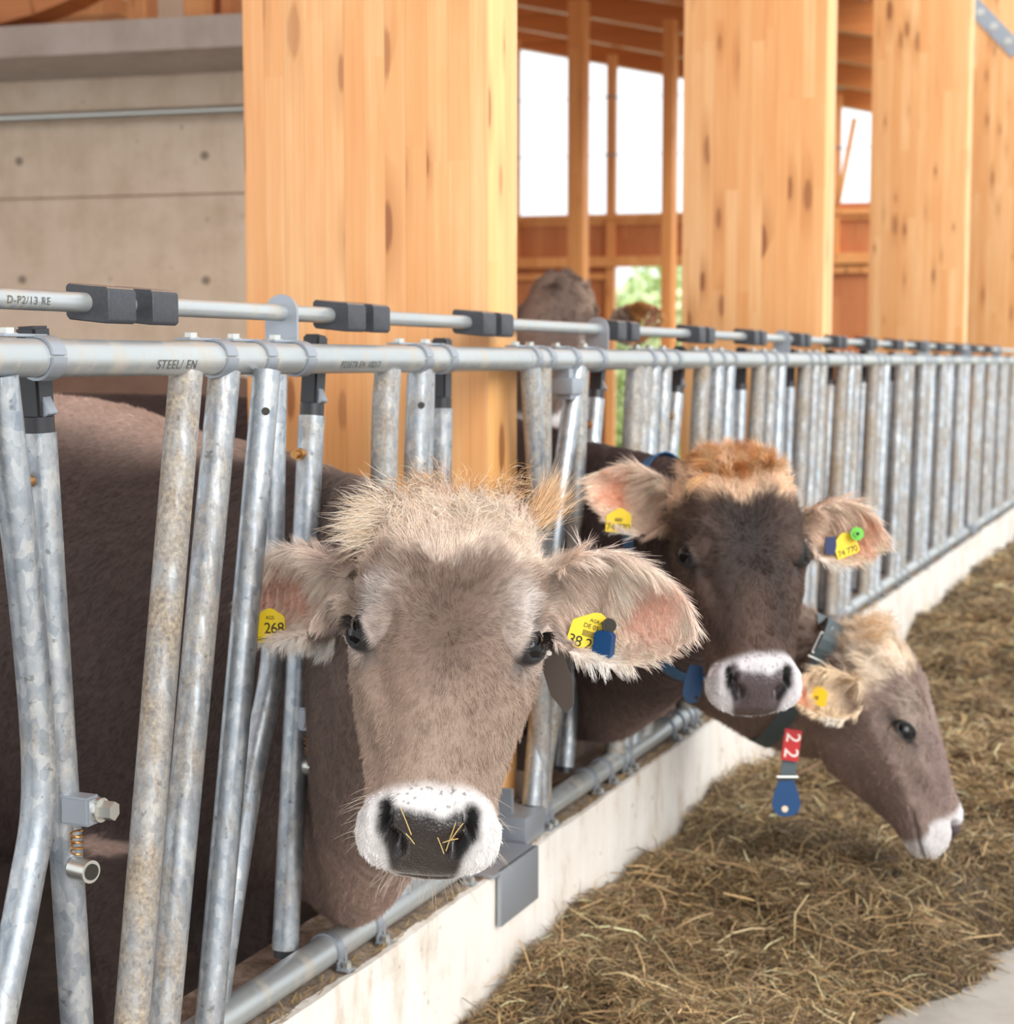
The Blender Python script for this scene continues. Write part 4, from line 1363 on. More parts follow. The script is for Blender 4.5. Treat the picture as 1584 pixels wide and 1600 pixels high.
    if trunk_hair:
        cnt, ln0, rad0 = trunk_hair
        area = .5 * np.linalg.norm(np.cross(Pb[Qb[:, 2]] - Pb[Qb[:, 0]], Pb[Qb[:, 3]] - Pb[Qb[:, 1]]), axis=1)
        fc = Pb[Qb].mean(1); fn = unit_rows(Nb[Qb].mean(1))
        wg = area * (np.sum(fn * unit_rows(CAM - fc), 1) > -.25) * (fc[:, 0] > -1.5) * (fc[:, 2] > .1)
        pk = rg.choice(len(Qb), cnt, p=wg / wg.sum()); a, b = rg.random(cnt), rg.random(cnt)
        W = np.stack([(1 - a) * (1 - b), a * (1 - b), a * b, (1 - a) * b], 1)
        pos = (Pb[Qb[pk]] * W[:, :, None]).sum(1); nor = unit_rows((Nb[Qb[pk]] * W[:, :, None]).sum(1)); cc = (colb[Qb[pk]] * W[:, :, None]).sum(1)
        F_ = np.tile(np.array((-.7, .3, -.65)), (cnt, 1)) + .5 * np.stack([vnoise(pos * 14 + 3 * k) for k in range(3)], 1)
        F_ = unit_rows(F_ - nor * np.sum(F_ * nor, 1)[:, None])
        Dv = unit_rows(F_ + nor * .22 + rg.normal(size=(cnt, 3)) * .14)
        make_hair('coat_hair', o, pos - nor * .001, Dv, np.full(cnt, ln0) * rg.uniform(.6, 1.2, cnt), cc * rg.uniform(.7, 1.5, cnt)[:, None], rad0, seed + 50, droop=.1, curl=.1)
    return o, E_

def unit_rows(v): return v / (np.linalg.norm(v, axis=1)[:, None] + 1e-12)

def tuft(o, name, roots, dirs, ln, colr, rad, spread, n, rg, curl=.4, droop=.1, rs=.008):
    """loose locks: many hairs round each root"""
    roots = np.array(roots, float); dirs = np.array(dirs, float)
    k = rg.integers(0, len(roots), n)
    pos = roots[k] + rg.normal(size=(n, 3)) * rs
    D = unit_rows(unit_rows(dirs)[k] + rg.normal(size=(n, 3)) * spread)
    c = np.array([lin(q) for q in colr])[rg.integers(0, len(colr), n)] * rg.uniform(.8, 1.2, n)[:, None]
    return make_hair(name, o, pos, D, np.asarray(ln) * rg.uniform(.45, 1.15, n), c, rad, 3, droop=droop, curl=curl)

TC = -FW

def ringlets(o, name, roots, dirs, colr, rg, per, ln, rad, rs):
    P_ = []; D_ = []; S_ = []; C_ = []; L_ = []
    for r_, d_ in zip(roots, dirs):
        d_ = unit(d_); sv = unit(np.cross(d_, rg.normal(size=3)))
        base = np.array(lin(colr[rg.integers(0, len(colr))])) * rg.uniform(.7, 1.15)
        P_.append(r_ + rg.normal(size=(per, 3)) * rs); D_.append(unit_rows(d_ + rg.normal(size=(per, 3)) * .12)); S_.append(np.tile(sv, (per, 1)) + rg.normal(size=(per, 3)) * .15)
        C_.append(base * rg.uniform(.8, 1.2, per)[:, None]); L_.append(rg.uniform(.7, 1.15, per) * ln)
    P_, D_, S_, C_, L_ = map(np.concatenate, (P_, D_, S_, C_, L_))
    return make_hair(name, o, P_, D_, L_, C_, rad, 8, droop=.15, curl=1.0, sidev=S_)

# ---- front cow
C1 = at(697, 1002, 1.90)
A1 = head_frame(C1, 24, -1.5, -5.2)
neck1 = [(.315, 1.86, 1.02, .76, .085), (.225, 1.93, 1.035, .66, .10), (.13, 2.045, 1.045, .48, .095), (.045, 2.14, 1.055, .385, .080), (-.02, 2.192, 1.06, .362, .070), (-.10, 2.235, 1.075, .375, .085), (-.28, 2.30, 1.10, .36, .16)]
body1 = [(-.09, 2.225, 1.06, .42, .06), (-.18, 2.26, 1.085, .37, .13), (-.35, 2.31, 1.105, .34, .22), (-.6, 2.42, 1.145, .31, .26), (-1.0, 2.53, 1.175, .26, .28), (-1.5, 2.63, 1.18, .24, .28), (-1.95, 2.70, 1.16, .34, .24), (-2.1, 2.72, 1.02, .55, .14)]
legs1 = [(-.40, 2.20, .45), (-.42, 2.50, .45), (-1.9, 2.58, .6, .12), (-1.9, 2.86, .6, .12)]
def hair1(o, A, C, s, rg):
    loc = lambda r, u, n: C + (np.array((r, u, n)) * s) @ A
    dl = lambda r, u, n: np.array((r, u, n)) @ A
    gold = [(206, 158, 108), (226, 186, 140), (238, 216, 184)]
    pale = [(232, 216, 194), (216, 190, 160), (240, 230, 214)]
    H = []
    tuft(o, 'forelock', [loc(.092, .178, .0), loc(.098, .165, .0)], [dl(.55, .95, .2), dl(.8, .6, .3)], .050, gold, .00020, .13, 420, rg, .35, -.25, .006)
    tuft(o, 'forelock', [loc(-.098, .150, .0), loc(-.105, .135, -.005), loc(-.09, .17, -.01)], [dl(-.9, -.15, .2), dl(-.9, -.3, .2), dl(-.8, .25, .2)], .042, pale, .00020, .22, 750, rg, .3, .1, .011)
    tuft(o, 'forelock', [loc(-.06 + .02 * k, .197 + .012 * math.sin(k * 1.3), -.012) for k in range(7)], [dl(-.7 + .23 * k, .5, .5) for k in range(7)], .024, gold + [(150, 116, 90)], .0002, .35, 1400, rg, .5, .3, .012)
    tuft(o, 'forelock', [loc(-.065 + .016 * k, .15 + .02 * math.sin(k * 2.1), .030) for k in range(9)], [dl(.8 * math.sin(k * 1.9), -.5 + .6 * math.sin(k * 2.7), .25) for k in range(9)], .020, pale, .0002, .30, 1300, rg, .7, .1, .010)
    # whiskers
    n = 110
    r_ = rg.uniform(-.06, .06, n); u_ = np.where(rg.random(n) < .4, rg.uniform(-.25, -.18, n), rg.uniform(-.258, -.244, n))
    pos = []; D = []
    for a, b in zip(r_, u_):
        nn = rg.uniform(-.075, -.045) if b < -.243 else rg.uniform(-.05, .02)
        if b >= -.243: a = math.copysign(.066, a)
        pos.append(loc(a * (.75 if b < -.243 else 1), b, nn)); D.append(dl(a * 12, -.9 if b < -.243 else -.25, .3) + rg.normal(size=3) * .2)
    make_hair('whiskers', o, np.array(pos), unit_rows(np.array(D)), rg.uniform(.012, .038, n), np.tile(np.array(lin((190, 176, 160))), (n, 1)), .00018, 4, droop=.3, curl=.2)
    # wisps of hay stuck to the wet nose
    ws = [(-.030, -.212, -.016, -.236), (.030, -.222, .022, -.246), (.018, -.240, .034, -.236), (.012, -.236, .020, -.248), (-.022, -.235, -.012, -.243), (.038, -.222, .026, -.238)]
    m = MB()
    for a, b, c_, d_ in ws:
        f_ = lambda u: np.interp(-u, [.205, .225, .24, .252, .26], [.036, .028, .013, -.008, -.03])
        p_, q_ = loc(a, b, f_(b) + .0015), loc(c_, d_, f_(d_) + .003)
        m.tube([p_, (p_ + q_) / 2 + dl(0, 0, .002), q_], .00055, 5)
    m.build('hay_wisp', m_plain('hay wisp', (206, 176, 112), .6), o)
    # eyelashes
    for sg in (-1, 1):
        c, e, t1, t2 = eye_def(sg)
        up_ = t2 if (t2 @ np.array((0, 0, 1.0))) > 0 else -t2
        ps = []; ds = []
        for _ in range(130):
            ph = rg.uniform(-.15, 1.35)
            q = e * .75 + t1 * .78 * math.cos(1.7 - ph * 1.2) * .9 + (np.array((sg * .5, .35, .5))) * .3
            q = unit(q)
            ps.append(C + ((c + q * (EYE_R + .003)) * s) @ A); ds.append((np.array((sg * .75, .15, .65)) + rg.normal(size=3) * .12) @ A)
        make_hair('eyelashes', o, np.array(ps), unit_rows(np.array(ds)), rg.uniform(.010, .022, 130), np.tile(np.array(lin((24, 18, 16))), (130, 1)), .00022, 5, droop=.35, curl=.1)

p_tipL = np.array((-.085, 1.965, .895)); 
r_ = FW + RT * (345 - 792) / 2600 - UP * (940 - 800) / 2600
p_tipL = CAM + r_ * ((-.085 - CAM[0]) / r_[0])
ears1 = [(at(560, 915, 2.01), p_tipL, UP * 1.0 + RT * .05, TC * .9 + UP * .1 + RT * -.25, .135, -.1, 1.0),
         (at(842, 915, 1.98), at(1084, 985, 1.93), UP * 1.0, TC * .95 + UP * .05 + RT * .1, .150, -.25, 1.0)]
cow1, E1 = build_cow('taupe cow with a pale curly poll facing the camera, yellow ear tags numbered 268', C1, A1, 1.0, neck1, body1, legs1, ears1, PAL1,
                     .0030, .014, (230000, 1.0, .00022), seed=5, extra_hair=hair1, trunk_hair=(110000, .016, .00042))

# ---- dark faced cow
C2 = at(1162, 868, 2.78)
A2 = head_frame(C2, 22, 13, 1.5)
neck2 = [(.425, 2.82, 1.0, .76, .08), (.33, 2.92, 1.03, .66, .095), (.20, 3.06, 1.04, .54, .10), (.07, 3.22, 1.045, .44, .088), (-.02, 3.32, 1.05, .405, .080), (-.14, 3.40, 1.07, .39, .11), (-.30, 3.48, 1.10, .37, .16)]
body2 = [(-.12, 3.385, 1.06, .42, .07), (-.2, 3.43, 1.085, .38, .14), (-.4, 3.52, 1.10, .34, .22), (-.7, 3.58, 1.125, .30, .24), (-1.1, 3.63, 1.135, .26, .26), (-1.6, 3.67, 1.14, .24, .26), (-2.05, 3.70, 1.12, .34, .22), (-2.2, 3.71, 1.02, .55, .14)]
legs2 = [(-.45, 3.42, .45), (-.45, 3.64, .45), (-2.0, 3.57, .6, .12), (-2.0, 3.81, .6, .12)]
def hair2(o, A, C, s, rg):
    loc = lambda r, u, n: C + (np.array((r, u, n)) * s) @ A
    dl = lambda r, u, n: np.array((r, u, n)) @ A
    gold = [(196, 134, 78), (216, 158, 102), (226, 182, 134)]
    roots = []; dirs = []
    for k in range(46):
        r_ = rg.uniform(-.062, .062); u_ = .185 - 4.5 * r_ * r_ + rg.uniform(-.045, .012)
        roots.append(loc(r_, u_, .030 - max(0, u_ - .15) * .9)); dirs.append(dl(*(rg.normal(size=3) * .55 + np.array((r_ * 6, .35, .35)))))
    ringlets(o, 'forelock', roots, dirs, gold, rg, 120, .026, .00028, .005)
ears2 = [(at(1062, 808, 2.90), at(915, 752, 2.93), UP * .95 - RT * .2, TC + UP * .1 - RT * .1, .135, -.1, .9),
         (at(1250, 815, 2.86), at(1387, 850, 2.84), UP * 1.0, TC + RT * .15, .128, -.15, .95)]
cow2, E2 = build_cow('dark faced cow with ginger curls and a blue collar, second from the camera', C2, A2, 1.0, neck2, body2, legs2, ears2, PAL2,
                     .0036, .016, (120000, 1.1, .0003), lookdir=(0.15, -.05, 0), seed=6, extra_hair=hair2, trunk_hair=(50000, .018, .0006))

# ---- grazing cow
eu3 = unit(-.35 * RT + .94 * UP); en3 = unit(.94 * RT + .35 * UP)
en3 = math.cos(math.radians(21)) * en3 + math.sin(math.radians(21)) * TC
en3 = unit(en3 - eu3 * (en3 @ eu3)); er3 = np.cross(eu3, en3)
A3 = np.array([er3, eu3, en3])
C3 = at(1408, 1145, 3.32) + er3 * .108
neck3 = [(.545, 3.42, .610, .42, .075), (.44, 3.49, .655, .375, .095), (.30, 3.60, .725, .37, .105), (.13, 3.75, .815, .39, .092), (0, 3.86, .87, .405, .080), (-.12, 3.93, .94, .40, .11), (-.28, 4.02, 1.01, .37, .16)]
body3 = [(-.10, 3.92, .93, .43, .07), (-.2, 3.98, .99, .38, .14), (-.4, 4.08, 1.05, .34, .22), (-.7, 4.20, 1.08, .30, .24), (-1.1, 4.30, 1.10, .26, .26), (-1.6, 4.40, 1.12, .24, .26), (-2.05, 4.46, 1.10, .34, .22), (-2.2, 4.48, 1.02, .55, .14)]
legs3 = [(-.45, 3.97, .45), (-.45, 4.25, .45), (-2.0, 4.32, .6, .12), (-2.0, 4.58, .6, .12)]
def hair3(o, A, C, s, rg):
    loc = lambda r, u, n: C + (np.array((r, u, n)) * s) @ A
    dl = lambda r, u, n: np.array((r, u, n)) @ A
    gold = [(208, 164, 116), (226, 190, 150), (236, 214, 186)]
    tuft(o, 'forelock', [loc(-.07 + .02 * k, .185 + .014 * math.sin(k * 1.7), .0) for k in range(8)], [dl(.3 * math.sin(3 * k), .1 + .3 * math.sin(k), .9) for k in range(8)], .026, gold, .0003, .35, 1800, rg, .6, .3, .014)
ears3 = [(at(1345, 1092, 3.36), at(1243, 1078, 3.17), UP * .95 - RT * .3, -UP * .2 + TC * .9 - RT * .2, .112, 0, 1.2)]
cow3, E3 = build_cow('brown cow grazing with its head down in the hay, number 22 on its collar', C3, A3, 1.07, neck3, body3, legs3, ears3, PAL3,
                     .0038, .016, (90000, 1.1, .00034), seed=7, extra_hair=hair3)

# ---- cattle farther inside the barn
C5 = at(880, 545, 5.4)
n5 = unit(.78 * RT + .62 * FW + np.array((0, 0, -.25))); u5 = unit(np.array((0, 0, 1.0)) - n5 * n5[2]); A5 = np.array([np.cross(u5, n5), u5, n5])
bx = C5[:2]
def path5(t, lat=0): return bx - np.array((.85, .1)) * t
neck5 = [(*(bx + (.0, .0)), 1.40, 1.12, .08), (*(bx + (-.10, .02)), 1.43, 1.02, .12), (*(bx + (-.22, .06)), 1.36, .85, .15), (*(bx + (-.36, .12)), 1.24, .62, .19), (*(bx + (-.55, .2)), 1.16, .5, .24)]
body5 = [(*(bx + (-.30, .10)), 1.18, .62, .12), (*(bx + (-.5, .18)), 1.16, .48, .26), (*(bx + (-.9, .3)), 1.17, .38, .31), (*(bx + (-1.4, .42)), 1.16, .36, .32), (*(bx + (-1.9, .5)), 1.1, .5, .22)]
legs5 = [(*(bx + (-.55, .05)), .5), (*(bx + (-.55, .33)), .5), (*(bx + (-1.8, .36)), .6, .12), (*(bx + (-1.8, .62)), .6, .12)]
ears5 = [(at(952, 515, 5.45), at(1038, 492, 5.35), UP + RT * .2, TC * .8 + UP * .5, .16, 0, .9)]
cow5, E5 = build_cow('brown cow standing inside the barn, only its crown and ear above the rail', C5, A5, 1.12, neck5, body5, legs5, ears5, PAL5, .007, .02, (30000, .75, .0008), neckfade=lambda p: p[:, 0] * 0 + .5, detail=.6)

C6 = at(560, 660, 7.5)
A6 = head_frame(C6, 60, 90, 0)
bx = C6[:2]
d6 = RT[:2]
neck6 = [(*(bx - d6 * .03), .98, .74, .08), (*(bx - d6 * .2), 1.05, .62, .12), (*(bx - d6 * .4), 1.12, .5, .18), (*(bx - d6 * .6), 1.16, .45, .23)]
body6 = [(*(bx - d6 * .34), 1.10, .55, .12), (*(bx - d6 * .55), 1.165, .46, .26), (*(bx - d6 * .95), 1.185, .38, .31), (*(bx - d6 * 1.45), 1.18, .36, .32), (*(bx - d6 * 1.85), 1.10, .5, .22)]
legs6 = [(*(bx - d6 * .5 + (0, -.14)), .5), (*(bx - d6 * .5 + (0, .14)), .5), (*(bx - d6 * 1.75 + (0, -.14)), .6, .12), (*(bx - d6 * 1.75 + (0, .14)), .6, .12)]
cow6, E6 = build_cow('brown cow behind the front cow, only its back showing over the pale topline', C6, A6, 1.0, neck6, body6, legs6, [], PAL5, .009, .02, None, neckfade=lambda p: p[:, 0] * 0 + .5, detail=0)

# ------------------------------------------------------------------ tags and collars
def surf_hit(ob, px, py):
    r = FW + RT * (px - 792) / 2600 - UP * (py - 800) / 2600
    me = ob.data
    if not hasattr(surf_hit, 'c'): surf_hit.c = {}
    if ob.name not in surf_hit.c:
        n_ = len(me.vertices); co = np.empty(n_ * 3); me.vertices.foreach_get('co', co); co = co.reshape(-1, 3)
        surf_hit.c[ob.name] = BVHTree.FromPolygons([tuple(x) for x in co], [tuple(p.vertices) for p in me.polygons])
    h = surf_hit.c[ob.name].ray_cast(Vector(CAM), Vector(unit(r)))
    return (np.array(h[0]), np.array(h[1])) if h[0] is not None else (None, None)

def plate(parent, name, pts_px, c, xa, ya, mat, scale, th=.0012, label=None):
    """flat plastic piece: outline in local millimetres, extruded"""
    z = np.cross(xa, ya); n = len(pts_px)
    V = [c + xa * x * scale + ya * y * scale + z * th * k for k in (-1, 1) for x, y in pts_px]
    Fc = [tuple(range(n - 1, -1, -1)), tuple(range(n, 2 * n))] + [(i, (i + 1) % n, n + (i + 1) % n, n + i) for i in range(n)]
    o = mesh_obj(name, V, Fc, mat, parent, smooth=False)
    if label: o['label'] = label
    return o

def on_plate(parent, txt, c, xa, ya, x, y, size, mat, name='lettering', th=.0013, sp=1.0):
    z = np.cross(xa, ya)
    return text_mesh(name, txt, size, mat, parent, frame_mtx(c + xa * x + ya * y + z * (th + .0002), xa, ya, z), space=sp)

HOUSE = [(-28, -24), (26, -24), (29, -21), (29, 14), (26, 19), (10, 29), (4, 31), (-4, 29), (-26, 14), (-28, 11)]
# front cow, tag hanging from the ear behind the leaning bar
def axes(roll, yaw=0, base=None):
    x = RT * math.cos(math.radians(yaw)) + TC * math.sin(math.radians(yaw)); y = UP
    a = math.radians(roll)
    return unit(x * math.cos(a) + y * math.sin(a)), unit(-x * math.sin(a) + y * math.cos(a))
h, _ = surf_hit(cow1, 425, 965)
dep = (h - CAM) @ FW if h is not None else 2.18
c = at(419, 980, dep - .056); xa, ya = axes(1, 12)
t1 = plate(cow1, 'ear_tag', HOUSE, c, xa, ya, M['yellow'], .00082, label='yellow ear tag with number 268')
on_plate(t1, '8  268', c, xa, ya, -.0005, -.0018, .0205, M['ink'], sp=.9)
on_plate(t1, 'AGS', c, xa, ya, .003, .0125, .0065, M['ink'])
on_plate(t1, 'Gimmarre', c, xa, ya, -.001, -.0155, .0080, M['ink'])
h, _ = surf_hit(cow1, 925, 990)
dep = (h - CAM) @ FW if h is not None else 1.93
c = at(922, 992, dep - .020); xa, ya = axes(-18, -5)
t2 = plate(cow1, 'ear_tag', HOUSE, c, xa, ya, M['yellow'], .00092, label='yellow ear tag reading 38 268')
on_plate(t2, '38 268', c, xa, ya, -.001, -.012, .0185, M['ink'], sp=.9)
on_plate(t2, '||||||||||||||||', c, xa, ya, 0, .001, .0080, M['ink'], sp=.8)
on_plate(t2, 'DE 05', c, xa, ya, -.002, .0095, .0075, M['ink'])
on_plate(t2, 'AGRAR', c, xa, ya, .004, .0170, .0060, M['ink'])
c2 = at(943, 1008, dep - .030)
xb, yb = axes(-8, 30)
bt = plate(cow1, 'ear_button', [(-12, -22), (10, -25), (14, -20), (13, 14), (8, 20), (-8, 19), (-13, 14)], c2, xb, yb, M['bluetag'], .0009, .006, 'blue plastic ear transponder')
m = MB(); cc = at(951, 977, dep - .026); m.tube([cc, cc + TC * .010], .0085, 18); m.tube([cc + TC * .010, cc + TC * .0105], .0045, 14)
m.build('pin', M['ink'], bt)
# worn strap end under the ear
h, _ = surf_hit(cow1, 858, 1015)
p0 = at(852, 1000, 1.965); p1 = at(872, 1062, 1.945); p2 = at(874, 1090, 1.94)
xs = unit(p1 - p0); side = unit(RT * .9 + TC * .3 - xs * ((RT * .9 + TC * .3) @ xs))
z = np.cross(side, xs)
V = []
out = [(-.008, -.014), (.066, -.014), (.092, -.004), (.086, .008), (.060, .016), (-.008, .014)]
n = len(out)
V = [p0 + xs * a + side * b + z * k for k in (-.0015, .0015) for a, b in out]
st = mesh_obj('neck_strap', V, [tuple(range(n - 1, -1, -1)), tuple(range(n, 2 * n))] + [(i, (i + 1) % n, n + (i + 1) % n, n + i) for i in range(n)], M['leather'], cow1, smooth=False)
st['label'] = 'worn brown leather strap end'
m = MB(); q = p0 + xs * .018; zz = z if z @ TC > 0 else -z
m.tube([q + zz * .001, q + zz * .004], .003, 12); m.build('rivet', M['white'], st)

# dark faced cow
h, _ = surf_hit(cow2, 965, 800)
dep = (h - CAM) @ FW if h is not None else 2.9
c = at(966, 815, dep - .022); xa, ya = axes(-3, 0)
t = plate(cow2, 'ear_tag', HOUSE, c, xa, ya, M['yellow'], .00078, label='yellow ear tag reading 74 770')
on_plate(t, '74 770', c, xa, ya, 0, -.0105, .0170, M['ink'], sp=.9)
on_plate(t, '||||||||||||', c, xa, ya, 0, .0035, .007, M['ink'], sp=.8)
h, _ = surf_hit(cow2, 1320, 850)
dep = (h - CAM) @ FW if h is not None else 2.72
c = at(1321, 853, dep - .020); xa, ya = axes(20, -10)
t = plate(cow2, 'ear_tag', HOUSE, c, xa, ya, M['yellow'], .00075, label='yellow tag inside the ear')
on_plate(t, '74 770', c, xa, ya, 0, -.010, .0150, M['ink'], sp=.9)
c = at(1297, 852, dep - .022)
bt = plate(cow2, 'ear_button', [(-8, -16), (8, -15), (10, 0), (8, 15), (-8, 14), (-10, 0)], c, *axes(-4, 0), M['navy'], .001, .005, 'dark blue ear transponder')
m = MB(); c = at(1338, 834, dep - .028); m.tube([c, c + TC * .006], .0115, 24); m.tube([c + TC * .006, c + TC * .009], .006, 20); g = m.build('ear_stud', M['green'], cow2); g['label'] = 'green round ear stud'
m = MB(); m.tube([c + TC * .0091, c + TC * .0093], .0032, 14); m.build('stud_centre', M['ink'], g)

def ring_on(cow, neckpts, c, e1, e2, wdir, width, mat, name, n=90, off=.004, th=.0025):
    """strap laid on the neck: rays from c in the plane of e1, e2 find the skin"""
    ob = cow
    surf_hit(ob, 0, 0)
    bv = surf_hit.c[ob.name]
    outp = []; inn = []
    R_ = []
    for i in range(n):
        a = 2 * math.pi * i / n
        d = e1 * math.cos(a) + e2 * math.sin(a)
        rr = []
        for w_ in (-.5, 0, .5):
            o_ = c + wdir * width * w_
            h = bv.ray_cast(Vector(o_), Vector(d), .45)
            rr.append((np.array(h[0]) - o_) @ d if h[0] is not None else np.nan)
        rr = [q for q in rr if q == q]
        R_.append(max(rr) if rr else np.nan)
    R_ = np.array(R_); ok_ = R_ == R_; R_ = np.interp(np.arange(n), np.arange(n)[ok_], R_[ok_]) if ok_.any() else np.full(n, .1)
    Rm = np.median(R_)
    R_ = np.minimum(R_, Rm * 1.9)
    for _ in range(5): R_ = (np.roll(R_, 1) + R_ * 2 + np.roll(R_, -1)) / 4
    R_ += off
    V = []; Fc = []
    for i in range(n):
        a = 2 * math.pi * i / n
        d = e1 * math.cos(a) + e2 * math.sin(a)
        for rr, w_ in ((R_[i], -.5), (R_[i], .5), (R_[i] + th, .5), (R_[i] + th, -.5)):
            V.append(c + d * rr + wdir * width * w_)
    for i in range(n):
        j = (i + 1) % n
        for k in range(4):
            Fc.append((i * 4 + k, i * 4 + (k + 1) % 4, j * 4 + (k + 1) % 4, j * 4 + k))
    return mesh_obj(name, V, Fc, mat, cow, smooth=False), R_

# blue collar behind the ears of the dark faced cow
cn = np.array((.26, 3.0, .83)); wd = unit(np.array((.80, -.38, .30))); e1 = unit(np.array((0, 0, 1.0)) - wd * wd[2]); e2 = np.cross(wd, e1)
colr2, R2 = ring_on(cow2, None, cn, e1, e2, wd, .030, M['strapblue'], 'collar')
colr2['label'] = 'blue webbing collar'
pt = at(1083, 1040, 2.86)
xa, ya = axes(-8, 0)
tb = plate(colr2, 'collar_tag', [(-10, 30), (10, 30), (15, 10), (16, -18), (10, -31), (0, -35), (-10, -31), (-16, -18), (-15, 10)], at(1083, 1067, 2.80), xa, ya, M['bluetag'], .00100, .003, 'blue oval tag')
m = MB(); q = at(1088, 1090, 2.797); m.tube([q, q + TC * .001], .003, 12); m.build('tag_hole', M['ink'], tb)
m = MB(); q = at(1047, 722, 2.99); 
# grey collar of the grazing cow
cn = np.array((.43, 3.49, .50)) - RT * .065; wd = unit(at(1330, 1085, 3.35) - at(1255, 1035, 3.5)); wd = unit(RT * .9 - UP * .42 - FW * .05)
e1 = unit(UP - wd * (UP @ wd)); e2 = np.cross(wd, e1)
colr3, R3 = ring_on(cow3, None, cn, e1, e2, wd, .036, M['strapgrey'], 'collar')
colr3['label'] = 'grey strap collar with a buckle'
def on_cow(ob, px, py, off=.01):
    h, nn = surf_hit(ob, px, py)
    return h, nn
h, nn = on_cow(cow3, 1290, 1003)
if h is not None:
    dep = (h - CAM) @ FW - .026
    c = at(1290, 1003, dep); xa, ya = axes(-25, 0)
    m = MB()
    for (ax_, ay_, bx_, by_) in ((-.017, -.030, .017, -.030), (.017, -.030, .017, .014), (.017, .014, -.017, .014), (-.017, .014, -.017, -.030), (0, .014, 0, .034), (-.021, -.040, .021, -.040)):
        m.tube([c + xa * ax_ + ya * ay_, c + xa * bx_ + ya * by_], .0022, 8)
    m.build('buckle', M['bolt'], colr3)
depc = 3.285
xa, ya = axes(-8, 0)
c = at(1236, 1164, depc)
rp = plate(colr3, 'number_plate', [(-19, -35), (19, -35), (19, 35), (-19, 35)], c, xa, ya, M['red'], .00088, .004, 'red plate numbered 22')
for dy in (.015, -.0155):
    text_mesh('numeral', '2', .040, M['white'], rp, frame_mtx(c + ya * dy + TC * .0045, -ya, xa, np.cross(-ya, xa)))
plate(colr3, 'hanging_strap', [(-17, 35), (17, 35), (16, -40), (-16, -40)], at(1233, 1196, depc + .006), xa, ya, M['strapgrey'], .0009, .002)
tb = plate(colr3, 'collar_tag', [(-13, 28), (13, 28), (20, 8), (24, -12), (20, -24), (10, -31), (-10, -31), (-20, -24), (-24, -12), (-20, 8)], at(1228, 1246, depc), *axes(0, 0), M['bluetag'], .00118, .003, 'blue rounded tag')
m = MB(); q = at(1226, 1264, depc - .004); m.tube([q, q + TC * .001], .0065, 14); m.build('tag_hole', M['conc'], tb)
m = MB()
q = at(1230, 1214, depc - .003); m.tube([q - RT * .021, q + RT * .021], .003, 8)
m.build('ring', M['bolt'], tb)
h, _ = surf_hit(cow3, 1275, 1090)
dep = (h - CAM) @ FW if h is not None else 3.2
t = plate(cow3, 'ear_tag', HOUSE, at(1276, 1088, dep - .016), *axes(-14, 25), M['yellow'], .0007, label='yellow ear tag folded in the curled ear')
on_plate(t, '||||||', at(1276, 1090, dep - .016), *axes(-14, 25), 0, 0, .008, M['ink'], sp=.8)
# ------------------------------------------------------------------ hay
def hay_h(x, y):
    """height of the hay bed over the alley floor"""
    x = np.asarray(x, float); y = np.asarray(y, float)
    q = np.stack([x * 2.3, y * 2.0, x * 0 + 1.7], 1); q2 = np.stack([x * 6, y * 6, x * 0 + 4.2], 1)
    base = .125 + .06 * vnoise(q) + .036 * vnoise(q2) + .022 * vnoise(q2 * 2.7)
    # swept up to the curb, thinning out on the alley side and at the camera end
    edge_r = np.where(y < 3.4, .68 + .20 * np.clip(y - 2.9, -1, .5), .72 + .55 * np.clip(y - 3.4, 0, 3))
    edge = edge_r + .10 * vnoise(np.stack([y * 3, x * 0, x * 0 + 8], 1))
    k = sstep(edge + .12, edge - .22, x)
    near = sstep(2.22, 2.62, y + .25 * vnoise(np.stack([x * 5, y * 0, x * 0 + 2], 1)) - .1 * x)
    bank = .05 * sstep(.35, .05, x) * (vnoise(np.stack([y * 1.6, x * 0, x * 0 + 5], 1)) * .7 + .1)
    return (base + bank) * k * near - .012

